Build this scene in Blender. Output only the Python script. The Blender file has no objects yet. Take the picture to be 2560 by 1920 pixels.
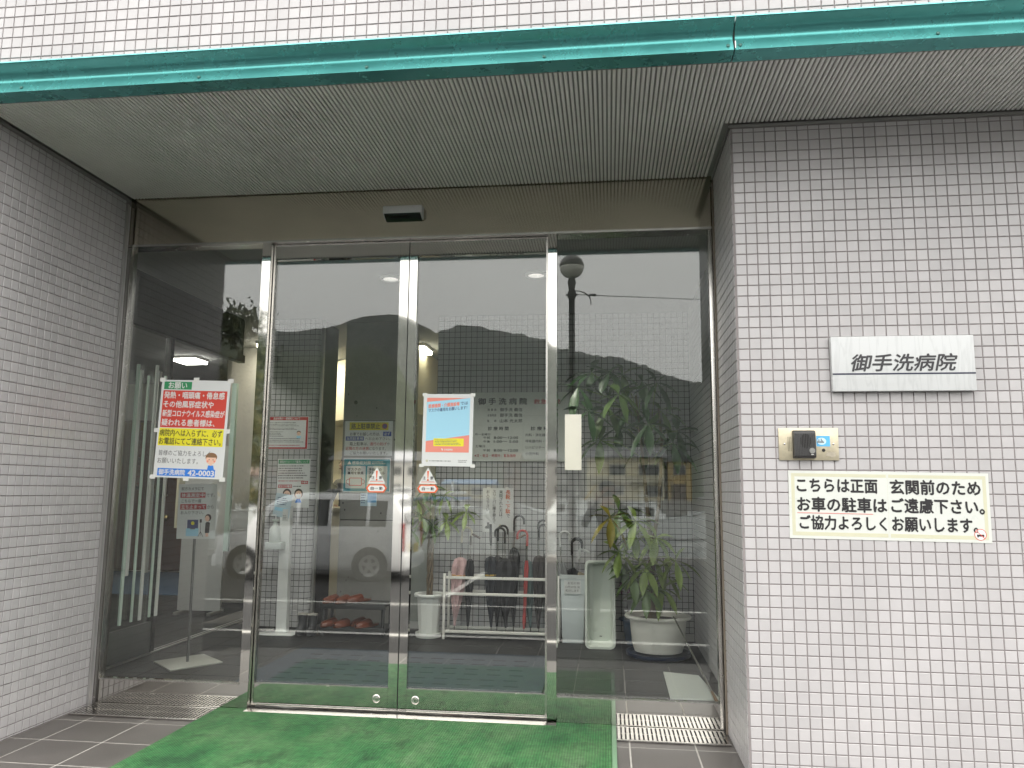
import bpy, bmesh, math, random
from mathutils import Vector, Matrix, Euler
random.seed(11)
R = math.radians
sc = bpy.context.scene
COL = sc.collection

# ------------------------------------------------------------------ camera
CAM = Vector((-0.5903, -3.6269, 1.2048))
cam_data = bpy.data.cameras.new('camera')
cam_data.sensor_width = 36.0
cam_data.lens = 1947.0 / 2560.0 * 36.0
cam_data.clip_start = 0.05
cam_data.clip_end = 6000
cam = bpy.data.objects.new('camera', cam_data)
COL.objects.link(cam)
pitch, roll, yaw = 0.1368, -0.0092, 0.1238
cam.matrix_world = (Matrix.Translation(CAM) @ Matrix.Rotation(yaw, 4, 'Z') @ Matrix.Rotation(pitch, 4, 'X')
                    @ Matrix.Rotation(roll, 4, 'Y') @ Matrix.Rotation(R(90), 4, 'X'))
sc.camera = cam

# ------------------------------------------------------------------ overcast sky
SUN_EL, SUN_AZ = R(62), R(200)
world = bpy.data.worlds.new('World')
sc.world = world
world.use_nodes = True
nt = world.node_tree
nt.nodes.clear()
out = nt.nodes.new('ShaderNodeOutputWorld')
bg = nt.nodes.new('ShaderNodeBackground')
sky = nt.nodes.new('ShaderNodeTexSky')
sky.sky_type = 'NISHITA'
sky.sun_disc = False
sky.sun_elevation = SUN_EL
sky.sun_rotation = SUN_AZ
sky.air_density = 1.0
sky.dust_density = 6.0
hs = nt.nodes.new('ShaderNodeHueSaturation')
hs.inputs['Saturation'].default_value = 0.12
tc = nt.nodes.new('ShaderNodeTexCoord')
nz = nt.nodes.new('ShaderNodeTexNoise')
nz.inputs['Scale'].default_value = 2.2
nz.inputs['Detail'].default_value = 5
rp = nt.nodes.new('ShaderNodeValToRGB')
rp.color_ramp.elements[0].position = 0.3
rp.color_ramp.elements[0].color = (30.0, 29.8, 29.0, 1)
rp.color_ramp.elements[1].position = 0.7
rp.color_ramp.elements[1].color = (34.0, 33.7, 32.6, 1)
mx = nt.nodes.new('ShaderNodeMix')
mx.data_type = 'RGBA'
mx.inputs[0].default_value = 0.8
nt.links.new(tc.outputs['Generated'], nz.inputs['Vector'])
nt.links.new(nz.outputs['Fac'], rp.inputs['Fac'])
nt.links.new(sky.outputs['Color'], hs.inputs['Color'])
nt.links.new(hs.outputs['Color'], mx.inputs[6])
nt.links.new(rp.outputs['Color'], mx.inputs[7])
# an overcast sky is brighter overhead than at the horizon
sx_ = nt.nodes.new('ShaderNodeSeparateXYZ'); nt.links.new(tc.outputs['Generated'], sx_.inputs[0])
gr = nt.nodes.new('ShaderNodeMapRange'); gr.inputs[3].default_value = 1.0; gr.inputs[4].default_value = 1.65
nt.links.new(sx_.outputs['Z'], gr.inputs[0])
gm_ = nt.nodes.new('ShaderNodeMix'); gm_.data_type = 'RGBA'; gm_.blend_type = 'MULTIPLY'; gm_.inputs[0].default_value = 1
nt.links.new(mx.outputs[2], gm_.inputs[6]); nt.links.new(gr.outputs[0], gm_.inputs[7])
nt.links.new(gm_.outputs[2], bg.inputs['Color'])
bg.inputs['Strength'].default_value = 0.10
nt.links.new(bg.outputs['Background'], out.inputs['Surface'])

sun_d = bpy.data.lights.new('sun', 'SUN')
sun_d.energy = 0.9
sun_d.angle = R(40)
sun_d.color = (1.0, 0.97, 0.92)
sun = bpy.data.objects.new('sun', sun_d)
COL.objects.link(sun)
# light comes from behind the photographer (the harbour side) and high up
sd = Vector((0.25, -0.75, 1.5)).normalized()
sun.rotation_euler = sd.to_track_quat('Z', 'Y').to_euler()

sc.render.engine = 'CYCLES'
sc.cycles.use_denoising = True
sc.cycles.caustics_reflective = False
sc.cycles.caustics_refractive = False
sc.cycles.max_bounces = 8
sc.cycles.use_adaptive_sampling = True
sc.cycles.adaptive_threshold = 0.02
sc.cycles.volume_bounces = 1
sc.cycles.transparent_max_bounces = 16
sc.cycles.glossy_bounces = 5
sc.cycles.diffuse_bounces = 4
sc.cycles.sample_clamp_indirect = 6
sc.view_settings.view_transform = 'Standard'
sc.view_settings.look = 'None'
sc.view_settings.exposure = 0.0
sc.view_settings.gamma = 1.0
sc.view_settings.use_curve_mapping = False

# ------------------------------------------------------------------ materials
MATS = {}
def M(name, col=(0.5, 0.5, 0.5), rough=0.5, metal=0.0, var=None, bump=None, spec=0.5, emit=None, alpha=None):
    """plain material; var=(scale, amount[, detail]) uneven colour, bump=(scale, strength)"""
    if name in MATS: return MATS[name]
    m = bpy.data.materials.new(name)
    m.use_nodes = True
    t = m.node_tree
    b = t.nodes['Principled BSDF']
    b.inputs['Base Color'].default_value = (*col, 1)
    b.inputs['Roughness'].default_value = rough
    b.inputs['Metallic'].default_value = metal
    b.inputs['Specular IOR Level'].default_value = spec
    if alpha is not None: b.inputs['Alpha'].default_value = alpha
    if emit:
        b.inputs['Emission Color'].default_value = (*emit[0], 1)
        b.inputs['Emission Strength'].default_value = emit[1]
    if var or bump:
        g = t.nodes.new('ShaderNodeNewGeometry')
    if var:
        n = t.nodes.new('ShaderNodeTexNoise')
        n.inputs['Scale'].default_value = var[0]
        n.inputs['Detail'].default_value = var[2] if len(var) > 2 else 6
        n.inputs['Roughness'].default_value = 0.65
        t.links.new(g.outputs['Position'], n.inputs['Vector'])
        r = t.nodes.new('ShaderNodeMapRange')
        r.inputs[1].default_value = 0.25; r.inputs[2].default_value = 0.75
        r.inputs[3].default_value = 1 - var[1]; r.inputs[4].default_value = 1 + var[1]
        t.links.new(n.outputs['Fac'], r.inputs[0])
        v = t.nodes.new('ShaderNodeMix'); v.data_type = 'RGBA'; v.blend_type = 'MULTIPLY'
        v.inputs[0].default_value = 1
        v.inputs[6].default_value = (*col, 1)
        t.links.new(r.outputs[0], v.inputs[7])
        t.links.new(v.outputs[2], b.inputs['Base Color'])
        r2 = t.nodes.new('ShaderNodeMapRange')
        r2.inputs[3].default_value = max(0.02, rough - 0.08); r2.inputs[4].default_value = min(1, rough + 0.12)
        t.links.new(n.outputs['Fac'], r2.inputs[0]); t.links.new(r2.outputs[0], b.inputs['Roughness'])
    if bump:
        n2 = t.nodes.new('ShaderNodeTexNoise')
        n2.inputs['Scale'].default_value = bump[0]
        n2.inputs['Detail'].default_value = 4
        t.links.new(g.outputs['Position'], n2.inputs['Vector'])
        bp = t.nodes.new('ShaderNodeBump')
        bp.inputs['Strength'].default_value = bump[1]
        bp.inputs['Distance'].default_value = bump[2] if len(bump) > 2 else 0.01
        t.links.new(n2.outputs['Fac'], bp.inputs['Height'])
        t.links.new(bp.outputs['Normal'], b.inputs['Normal'])
    MATS[name] = m
    return m

def glass_mat(name, ior, tint):
    m = bpy.data.materials.new(name); m.use_nodes = True
    t = m.node_tree; t.nodes.clear()
    o = t.nodes.new('ShaderNodeOutputMaterial')
    tr = t.nodes.new('ShaderNodeBsdfTransparent'); tr.inputs[0].default_value = (*tint, 1)
    gl = t.nodes.new('ShaderNodeBsdfGlossy'); gl.inputs['Roughness'].default_value = 0.0
    gl.inputs['Color'].default_value = (0.97, 0.98, 0.97, 1)
    fr = t.nodes.new('ShaderNodeFresnel')
    g = t.nodes.new('ShaderNodeNewGeometry')
    mr = t.nodes.new('ShaderNodeMapRange')       # same reflectance on both faces of the pane
    mr.inputs[3].default_value = ior; mr.inputs[4].default_value = 1 / ior
    t.links.new(g.outputs['Backfacing'], mr.inputs[0]); t.links.new(mr.outputs[0], fr.inputs['IOR'])
    mix = t.nodes.new('ShaderNodeMixShader')
    t.links.new(fr.outputs[0], mix.inputs[0]); t.links.new(tr.outputs[0], mix.inputs[1]); t.links.new(gl.outputs[0], mix.inputs[2])
    t.links.new(mix.outputs[0], o.inputs['Surface'])
    MATS[name] = m
    return m

def tile_mat(name, col, pitch, amount, rough=0.28, org=(0, 0, 0), stain=0.05):
    """glazed mosaic tile: a slightly different shade for each tile, faint stains"""
    m = M(name, col, rough)
    t = m.node_tree; b = t.nodes['Principled BSDF']
    g = t.nodes.new('ShaderNodeNewGeometry')
    sb = t.nodes.new('ShaderNodeVectorMath'); sb.operation = 'SUBTRACT'; sb.inputs[1].default_value = org
    sn = t.nodes.new('ShaderNodeVectorMath'); sn.operation = 'SNAP'; sn.inputs[1].default_value = (pitch,) * 3
    wn = t.nodes.new('ShaderNodeTexWhiteNoise')
    t.links.new(g.outputs['Position'], sb.inputs[0]); t.links.new(sb.outputs[0], sn.inputs[0]); t.links.new(sn.outputs[0], wn.inputs['Vector'])
    nz = t.nodes.new('ShaderNodeTexNoise'); nz.inputs['Scale'].default_value = 1.7; nz.inputs['Detail'].default_value = 8
    mpz = t.nodes.new('ShaderNodeMapping'); mpz.inputs['Scale'].default_value = (1.6, 1.6, 0.5)      # faint rain runs
    t.links.new(g.outputs['Position'], mpz.inputs['Vector']); t.links.new(mpz.outputs[0], nz.inputs['Vector'])
    r1 = t.nodes.new('ShaderNodeMapRange'); r1.inputs[3].default_value = 1 - amount; r1.inputs[4].default_value = 1 + amount * 0.6
    t.links.new(wn.outputs['Value'], r1.inputs[0])
    r2 = t.nodes.new('ShaderNodeMapRange'); r2.inputs[1].default_value = .3; r2.inputs[2].default_value = .7
    r2.inputs[3].default_value = 1 - stain; r2.inputs[4].default_value = 1 + stain
    t.links.new(nz.outputs['Fac'], r2.inputs[0])
    mu = t.nodes.new('ShaderNodeMath'); mu.operation = 'MULTIPLY'
    t.links.new(r1.outputs[0], mu.inputs[0]); t.links.new(r2.outputs[0], mu.inputs[1])
    v = t.nodes.new('ShaderNodeMix'); v.data_type = 'RGBA'; v.blend_type = 'MULTIPLY'; v.inputs[0].default_value = 1
    v.inputs[6].default_value = (*col, 1)
    t.links.new(mu.outputs[0], v.inputs[7]); t.links.new(v.outputs[2], b.inputs['Base Color'])
    n3 = t.nodes.new('ShaderNodeTexNoise'); n3.inputs['Scale'].default_value = 26
    t.links.new(g.outputs['Position'], n3.inputs['Vector'])
    bp = t.nodes.new('ShaderNodeBump'); bp.inputs['Strength'].default_value = 0.12; bp.inputs['Distance'].default_value = 0.004
    t.links.new(n3.outputs['Fac'], bp.inputs['Height']); t.links.new(bp.outputs['Normal'], b.inputs['Normal'])
    return m

# ------------------------------------------------------------------ mesh helpers
def wloc(o):
    v = Vector((0, 0, 0))
    while o is not None:
        v += o.location; o = o.parent
    return v

class MB:
    def __init__(s): s.v = []; s.f = []; s.mi = []
    def add(s, vs, fs, mi=0):
        n = len(s.v); s.v.extend(vs); s.f.extend([tuple(i + n for i in f) for f in fs]); s.mi.extend([mi] * len(fs)); return s
    def box(s, x0, y0, z0, x1, y1, z1, mi=0):
        if x0 > x1: x0, x1 = x1, x0
        if y0 > y1: y0, y1 = y1, y0
        if z0 > z1: z0, z1 = z1, z0
        return s.add([(x0,y0,z0),(x1,y0,z0),(x1,y1,z0),(x0,y1,z0),(x0,y0,z1),(x1,y0,z1),(x1,y1,z1),(x0,y1,z1)],
                     [(0,3,2,1),(4,5,6,7),(0,1,5,4),(1,2,6,5),(2,3,7,6),(3,0,4,7)], mi)
    def tube(s, pts, r, n=8, caps=True, mi=0):
        pts = [Vector(p) for p in pts]
        rs = r if isinstance(r, (list, tuple)) else [r] * len(pts)
        vs = []; up = None
        for i, p in enumerate(pts):
            d = (pts[min(i+1, len(pts)-1)] - pts[max(i-1, 0)]).normalized()
            if up is None:
                up = Vector((0,0,1)) if abs(d.z) < 0.9 else Vector((1,0,0))
            a = d.cross(up).normalized(); b = a.cross(d).normalized(); up = b
            for k in range(n):
                t = 2*math.pi*k/n
                vs.append(tuple(p + (a*math.cos(t) + b*math.sin(t))*rs[i]))
        fs = []
        for i in range(len(pts)-1):
            for k in range(n):
                k2 = (k+1) % n
                fs.append((i*n+k, i*n+k2, (i+1)*n+k2, (i+1)*n+k))
        if caps:
            fs.append(tuple(range(n-1, -1, -1))); fs.append(tuple((len(pts)-1)*n + k for k in range(n)))
        return s.add(vs, [tuple(reversed(f)) for f in fs], mi)
    def lathe(s, prof, cx, cy, n=24, mi=0, ell=1.0, caps=True):
        vs = []
        for r, z in prof:
            for k in range(n):
                t = 2*math.pi*k/n
                vs.append((cx + r*math.cos(t), cy + r*ell*math.sin(t), z))
        fs = []
        for i in range(len(prof)-1):
            for k in range(n):
                k2 = (k+1) % n
                fs.append((i*n+k, i*n+k2, (i+1)*n+k2, (i+1)*n+k))
        if caps and prof[0][0] > 1e-4: fs.append(tuple(range(n-1, -1, -1)))
        if caps and prof[-1][0] > 1e-4: fs.append(tuple((len(prof)-1)*n + k for k in range(n)))
        return s.add(vs, fs, mi)
    def prism(s, poly, axis, a, b, mi=0):
        """poly: 2-D points in the plane normal to axis ('x': (y,z), 'y': (x,z), 'z': (x,y)), extruded from a to b"""
        def P(p, t): return (t, p[0], p[1]) if axis == 'x' else ((p[0], t, p[1]) if axis == 'y' else (p[0], p[1], t))
        n = len(poly)
        vs = [P(p, a) for p in poly] + [P(p, b) for p in poly]
        fs = [tuple(range(n)), tuple(range(2*n-1, n-1, -1))]
        fs += [(i, i+n, (i+1) % n + n, (i+1) % n) for i in range(n)]
        return s.add(vs, fs, mi)
    def build(s, name, mat, parent=None, smooth=False, bevel=0, fix=True, kind=None, angle=40):
        me = bpy.data.meshes.new(name)
        off = wloc(parent) if parent else Vector((0,0,0))
        me.from_pydata([tuple(Vector(v) - off) for v in s.v], [], s.f)
        mats = mat if isinstance(mat, (list, tuple)) else [mat]
        for m in mats: me.materials.append(m)
        if len(mats) > 1: me.polygons.foreach_set('material_index', s.mi)
        if fix or bevel:
            bm = bmesh.new(); bm.from_mesh(me)
            if fix: bmesh.ops.recalc_face_normals(bm, faces=bm.faces)
            if bevel:
                es = [e for e in bm.edges if len(e.link_faces) == 2 and e.calc_face_angle(0) > 0.5]
                bmesh.ops.bevel(bm, geom=es, offset=bevel, segments=2, profile=0.6, affect='EDGES', clamp_overlap=True)
            bm.to_mesh(me); bm.free()
        if smooth or bevel:
            me.polygons.foreach_set('use_smooth', [True]*len(me.polygons))
            me.set_sharp_from_angle(angle=R(20 if (bevel and not smooth) else angle))
        o = bpy.data.objects.new(name, me); COL.objects.link(o)
        if parent: o.parent = parent
        if kind: o['kind'] = kind
        return o

def tag(o, label, cat, group=None, kind=None):
    o['label'] = label; o['category'] = cat
    if group: o['group'] = group
    if kind: o['kind'] = kind
    return o
def thing(name, label, cat, loc=(0,0,0), group=None, kind=None):
    o = bpy.data.objects.new(name, None); COL.objects.link(o)
    o.location = loc; o.empty_display_size = 0.1
    return tag(o, label, cat, group, kind)
def inst(name, me, parent, loc, rot=None):
    o = bpy.data.objects.new(name, me); COL.objects.link(o); o.parent = parent
    o.location = Vector(loc) - wloc(parent)
    if rot: o.rotation_euler = rot
    return o
def bx(name, mat, parent, x0,y0,z0,x1,y1,z1, bevel=0, **k):
    return MB().box(x0,y0,z0,x1,y1,z1).build(name, mat, parent, bevel=bevel, **k)

# ------------------------------------------------------------------ lettering and printed sheets
_TC = {}
def text_geo(body, bold=0.0, shear=0.0, leading=1.0):
    key = (body, bold, shear, leading)
    if key in _TC: return _TC[key]
    c = bpy.data.curves.new('lettering', 'FONT')
    c.body = body; c.size = 1.0; c.resolution_u = 2; c.space_line = leading
    o = bpy.data.objects.new('lettering', c)
    me = bpy.data.meshes.new_from_object(o)
    vs = [(v.co.x + shear*v.co.y, v.co.y) for v in me.vertices]; fs = [tuple(p.vertices) for p in me.polygons]
    bpy.data.objects.remove(o); bpy.data.curves.remove(c); bpy.data.meshes.remove(me)
    xs = [v[0] for v in vs] or [0]; ys = [v[1] for v in vs] or [0]
    _TC[key] = (vs, fs, min(xs), max(xs), min(ys), max(ys))
    return _TC[key]

class Sheet:
    """a flat printed thing facing the street (-y); u runs right, v runs down from the top left corner, metres"""
    def __init__(s, name, label, cat, x0, z1, w, h, y, thick=0.0008, paper=None, rot=0.0, group=None, parent=None, bevel=0, body='paper', curl=0):
        s.x0, s.z1, s.w, s.h, s.y, s.rot = x0, z1, w, h, y, rot
        s.curl = curl; s.k = 0
        s.root = thing(name, label, cat, (x0 + w/2, y, z1 - h/2), group) if parent is None else parent
        s.parts = {}
        p = paper or PAPER
        m = MB(); n = 8 if curl else 1
        vs = []; fs = []
        for side in (0, 1):
            for i in range(n+1):
                for j in (0, 1):
                    a = s.P(w*i/n, h*j, 0)
                    vs.append((a[0], a[1] + (thick if side else 0), a[2]))
        k = 2*(n+1)
        for i in range(n):
            a = 2*i
            fs += [(a, a+1, a+3, a+2), (k+a, k+a+2, k+a+3, k+a+1), (a, a+2, k+a+2, k+a), (a+1, k+a+1, k+a+3, a+3)]
        fs += [(0, k, k+1, 1), (2*n, 2*n+1, k+2*n+1, k+2*n)]
        m.add(vs, fs)
        s.paper = m.build(body, p, s.root, bevel=bevel)
    def P(s, u, v, layer):
        a, b = u - s.w/2, s.h/2 - v
        c, d = math.cos(s.rot), math.sin(s.rot)
        dy = s.curl * math.sin(math.pi * max(0, min(1, u / s.w))) if s.curl else 0
        return (s.x0 + s.w/2 + a*c - b*d, s.y - 0.0005*layer - dy, s.z1 - s.h/2 + a*d + b*c)
    def mb(s, name, mat):
        if name in ('printed_panel', 'printed_line'): s.k += 1; return s.parts.setdefault((name, mat, s.k), MB())
        return s.parts.setdefault((name, mat, 0), MB())
    def poly(s, pts, mat, layer=1, name='printed_panel'):
        s.mb(name, mat).add([s.P(u, v, layer) for u, v in pts], [tuple(range(len(pts)))])
    def rect(s, u0, v0, u1, v1, mat, layer=1, name='printed_panel', r=0):
        if r:
            pts = []
            for cu, cv, a0 in ((u1-r, v0+r, -90), (u1-r, v1-r, 0), (u0+r, v1-r, 90), (u0+r, v0+r, 180)):
                for k in range(5):
                    t = R(a0 + k*22.5); pts.append((cu + r*math.cos(t), cv + r*math.sin(t)))
            s.poly(pts, mat, layer, name)
        else:
            s.poly([(u0,v0),(u1,v0),(u1,v1),(u0,v1)], mat, layer, name)
    def disc(s, u, v, r, mat, layer=1, name='printed_panel', n=20, ry=None, a0=0, a1=360):
        pts = [(u + r*math.cos(R(a0 + (a1-a0)*k/n)), v + (ry or r)*math.sin(R(a0 + (a1-a0)*k/n))) for k in range(n if a1-a0 == 360 else n+1)]
        s.poly(pts, mat, layer, name)
    def ring(s, u, v, r, wd, mat, layer=1, name='printed_panel', n=24):
        m = s.mb(name, mat)
        vs = []
        for k in range(n):
            t = 2*math.pi*k/n
            vs += [s.P(u + r*math.cos(t), v + r*math.sin(t), layer), s.P(u + (r-wd)*math.cos(t), v + (r-wd)*math.sin(t), layer)]
        m.add(vs, [(2*k, 2*((k+1) % n), 2*((k+1) % n)+1, 2*k+1) for k in range(n)])
    def text(s, body, u0, v0, u1, v1, mat, layer=2, bold=0.0, shear=0.0, fit='box', align='l', name='lettering', leading=1.0):
        """put body into the box; fit='box' stretches to it, 'h' keeps the letter shape at the box height"""
        vs, fs, ax, bx_, ay, by = text_geo(body, bold, shear, leading)
        sx = (u1-u0)/max(1e-6, bx_-ax); sy = (v1-v0)/max(1e-6, by-ay)
        if fit == 'h': sx = min(sx, sy)
        wd = (bx_-ax)*sx
        ou = u0 if align == 'l' else (u0+u1-wd)/2 if align == 'c' else u1-wd
        s.put_text(vs, fs, lambda x, y: (ou + (x-ax)*sx, v1 - (y-ay)*sy), mat, layer, bold, name)
    def put_text(s, vs, fs, fn, mat, layer, bold, name='lettering'):
        s.k += 1
        m = s.parts.setdefault((name, mat, s.k), MB())
        sh = [(0, 0)] + ([(bold, 0), (-bold, 0), (0, bold), (0, -bold)] if bold else [])      # heavier strokes
        for i, (dx, dy) in enumerate(sh):
            m.add([s.P(*fn(x+dx, y+dy), layer + 0.06*i) for x, y in vs], fs)
    def smalltext(s, u0, v0, u1, v1, lines, mat, layer=2, seed=1, fill=0.9):
        """rows of print too small to read in the photograph"""
        rng = random.Random(seed)
        lh = (v1-v0)/lines
        for i in range(lines):
            u = u0; end = u0 + (u1-u0)*rng.uniform(fill-0.25, fill)
            while u < end:
                w = lh*rng.uniform(0.35, 0.6)
                h = lh*rng.uniform(0.28, 0.5)
                vc = v0 + lh*(i+0.5)
                s.rect(u, vc-h/2, min(u+w, end), vc+h/2, mat, layer, 'lettering')
                u += w + lh*rng.uniform(0.10, 0.35)
    def tape(s, u, v, w=0.028, h=0.02, mat=None):
        m = MB()
        pts = [(u-w/2, v-h/2), (u+w/2, v-h/2), (u+w/2, v+h/2), (u-w/2, v+h/2)]
        m.add([s.P(a, b, 1.6) for a, b in pts] + [s.P(a, b, 0.4) for a, b in pts], [(0,1,2,3),(7,6,5,4),(0,4,5,1),(1,5,6,2),(2,6,7,3),(3,7,4,0)])
        m.build('tape', TAPE, s.root)
    def done(s):
        for (name, mat, _), m in s.parts.items():
            m.build(name, mat, s.root, fix=False)
        return s.root

PAPER = M('paper', (0.68, 0.69, 0.68), 0.55, var=(6, 0.02))
TAPE = M('tape', (0.72, 0.72, 0.68), 0.35)
BLACK = M('ink_black', (0.025, 0.023, 0.025), 0.5)
NAVY = M('ink_navy', (0.03, 0.045, 0.16), 0.5)
GREYINK = M('ink_grey', (0.12, 0.12, 0.12), 0.5)
WHITE = M('ink_white', (0.70, 0.70, 0.68), 0.5)
RED = M('ink_red', (0.62, 0.055, 0.035), 0.5)
DRED = M('ink_dark_red', (0.42, 0.03, 0.035), 0.5)
YEL = M('ink_yellow', (0.80, 0.72, 0.03), 0.5)
GRN = M('ink_green', (0.03, 0.26, 0.10), 0.5)
BLU = M('ink_blue', (0.03, 0.20, 0.68), 0.5)
LBLU = M('ink_light_blue', (0.36, 0.66, 0.82), 0.5)
SALM = M('ink_salmon', (0.78, 0.26, 0.20), 0.5)
TEAL = M('ink_teal', (0.03, 0.27, 0.33), 0.5)
ORNG = M('ink_orange_red', (0.72, 0.13, 0.04), 0.5)
SKINP = M('ink_skin', (0.80, 0.52, 0.38), 0.5)
HAIRP = M('ink_hair', (0.05, 0.03, 0.025), 0.5)
BROWNP = M('ink_brown', (0.24, 0.13, 0.06), 0.5)

GLASS = glass_mat('door_glass', 1.66, (0.975, 0.985, 0.978))
GLASS_IN = glass_mat('inner_glass', 1.5, (0.97, 0.985, 0.975))
STEEL = M('polished_stainless', (0.58, 0.565, 0.53), 0.035, 1.0)
STEELP = M('stainless_panel', (0.60, 0.55, 0.45), 0.07, 1.0, var=(3, 0.05))
STEELB = M('brushed_stainless', (0.58, 0.56, 0.53), 0.22, 1.0, var=(20, 0.06))
ALU = M('aluminium', (0.62, 0.62, 0.60), 0.32, 0.9)
RUBBER = M('black_rubber', (0.02, 0.02, 0.02), 0.6)
DARK = M('dark_gap', (0.015, 0.014, 0.013), 0.9)
TILE = tile_mat('wall_tile', (0.455, 0.438, 0.442), 0.05, 0.06, org=(0.006, 0, 0.01), stain=0.075)
TILEI = tile_mat('hall_tile', (0.45, 0.45, 0.45), 0.05, 0.06, org=(0.0, 0, 0.01))
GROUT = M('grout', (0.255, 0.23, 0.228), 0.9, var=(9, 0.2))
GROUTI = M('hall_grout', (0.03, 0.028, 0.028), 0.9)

# ================================================================== ground outside
def ground_z(y):
    if y > -1.15: return -0.20
    if y < -7.0: return -0.45
    return -0.20 - 0.25*(-1.15 - y)/5.85
ASPH = M('asphalt', (0.040, 0.040, 0.041), 0.9, var=(3.5, 0.12, 8), bump=(160, 0.5, 0.01), spec=0.25)
CONC = M('concrete', (0.30, 0.29, 0.275), 0.8, var=(2.2, 0.16, 10), bump=(60, 0.3, 0.006))
WPAINT = M('road_paint', (0.62, 0.61, 0.58), 0.7, var=(14, 0.22, 8))
m = MB()
ys = [60, -1.15, -2, -3, -4, -5, -6, -7, -9, -11, -13.8]
xs = [-160, -40, -12, -6, -2, 2, 6, 12, 40, 160]
vs = [(x, y, ground_z(y)) for y in ys for x in xs]
fs = [(j*10+i, j*10+i+1, (j+1)*10+i+1, (j+1)*10+i) for j in range(len(ys)-1) for i in range(9)]
m.add(vs, fs)
tag(m.build('road', ASPH), 'dark asphalt forecourt and harbour road mirrored in the glass', 'road', kind='structure')
def road_line(x0, y0, x1, y1, label):
    m = MB(); n = 8
    for k in range(n):
        xa, xb = x0 + (x1-x0)*k/n, x0 + (x1-x0)*(k+1)/n
        m.add([(xa, y0, ground_z(y0)+.004), (xb, y0, ground_z(y0)+.004), (xb, y1, ground_z(y1)+.004), (xa, y1, ground_z(y1)+.004)], [(0,1,2,3)])
    tag(m.build('road_marking', WPAINT), label, 'road marking', kind='structure')
road_line(-40, -3.25, 40, -3.10, 'long white edge line painted on the asphalt before the entrance')
road_line(-40, -6.30, 40, -6.16, 'white line painted on the asphalt beside the parked van')
road_line(-3.2, -11.2, -3.08, -7.3, 'short white parking bay line behind the van')
road_line(-9.8, -11.2, -9.68, -7.3, 'short white parking bay line ahead of the van')

# entrance platform with one step
PAVE = M('platform_edge', (0.26, 0.25, 0.24), 0.7, var=(3, 0.15), bump=(80, 0.3, 0.004))
m = MB(); m.box(-6, -0.80, -0.25, 4, 0.62, -0.006); m.box(-6, -1.15, -0.35, 4, -0.803, -0.10)
tag(m.build('platform', PAVE, bevel=0.004), 'grey concrete entrance platform with one step', 'platform', kind='structure')

# floor tiles of the porch
FT = M('porch_floor_tile', (0.105, 0.096, 0.089), 0.40, var=(5, 0.22, 9), bump=(240, 0.25, 0.002))
FG = M('floor_grout', (0.44, 0.42, 0.385), 0.9, var=(20, 0.2))
fl = tag(bx('floor', FG, None, -3.48, -0.79, -0.005, 2.0, 0.62, -0.0015), 'grey tiled porch floor outside the glass doors', 'floor', kind='structure')
def plate_mesh(w, h, d, ch, mat):
    """a flat tile lying down, chamfered upper edge"""
    me = bpy.data.meshes.new('tile')
    a, b = w/2, h/2
    v = [(-a,-b,-d),(a,-b,-d),(a,b,-d),(-a,b,-d),(-a,-b,-ch),(a,-b,-ch),(a,b,-ch),(-a,b,-ch),(-a+ch,-b+ch,0),(a-ch,-b+ch,0),(a-ch,b-ch,0),(-a+ch,b-ch,0)]
    f = [(8,9,10,11),(4,5,9,8),(5,6,10,9),(6,7,11,10),(7,4,8,11),(0,1,5,4),(1,2,6,5),(2,3,7,6),(3,0,4,7)]
    me.from_pydata(v, [], f); me.materials.append(mat); return me
FP = 0.3125
ftm = plate_mesh(FP-0.007, FP-0.007, 0.004, 0.001, FT)
ftm_cut = plate_mesh(0.1675-0.006, FP-0.007, 0.004, 0.001, FT)
for i in range(-2, 16):
    for j in range(-3, 3):
        cx, cy = -3.0 + FP*(i+0.5), 0.02 + FP*(j+0.5)
        if cx - FP/2 < -3.50:
            if cx + FP/2 > -3.40 and cy < 0.6: inst('tile', ftm_cut, fl, ((-3.48 + cx + FP/2)/2, cy, -0.0006))
            continue
        if cy > 0.60: continue
        if -3.5 < cx < -3.4: pass
        inst('tile', ftm, fl, (cx, cy, -0.0006 + random.uniform(-.0003, .0003)))

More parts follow.
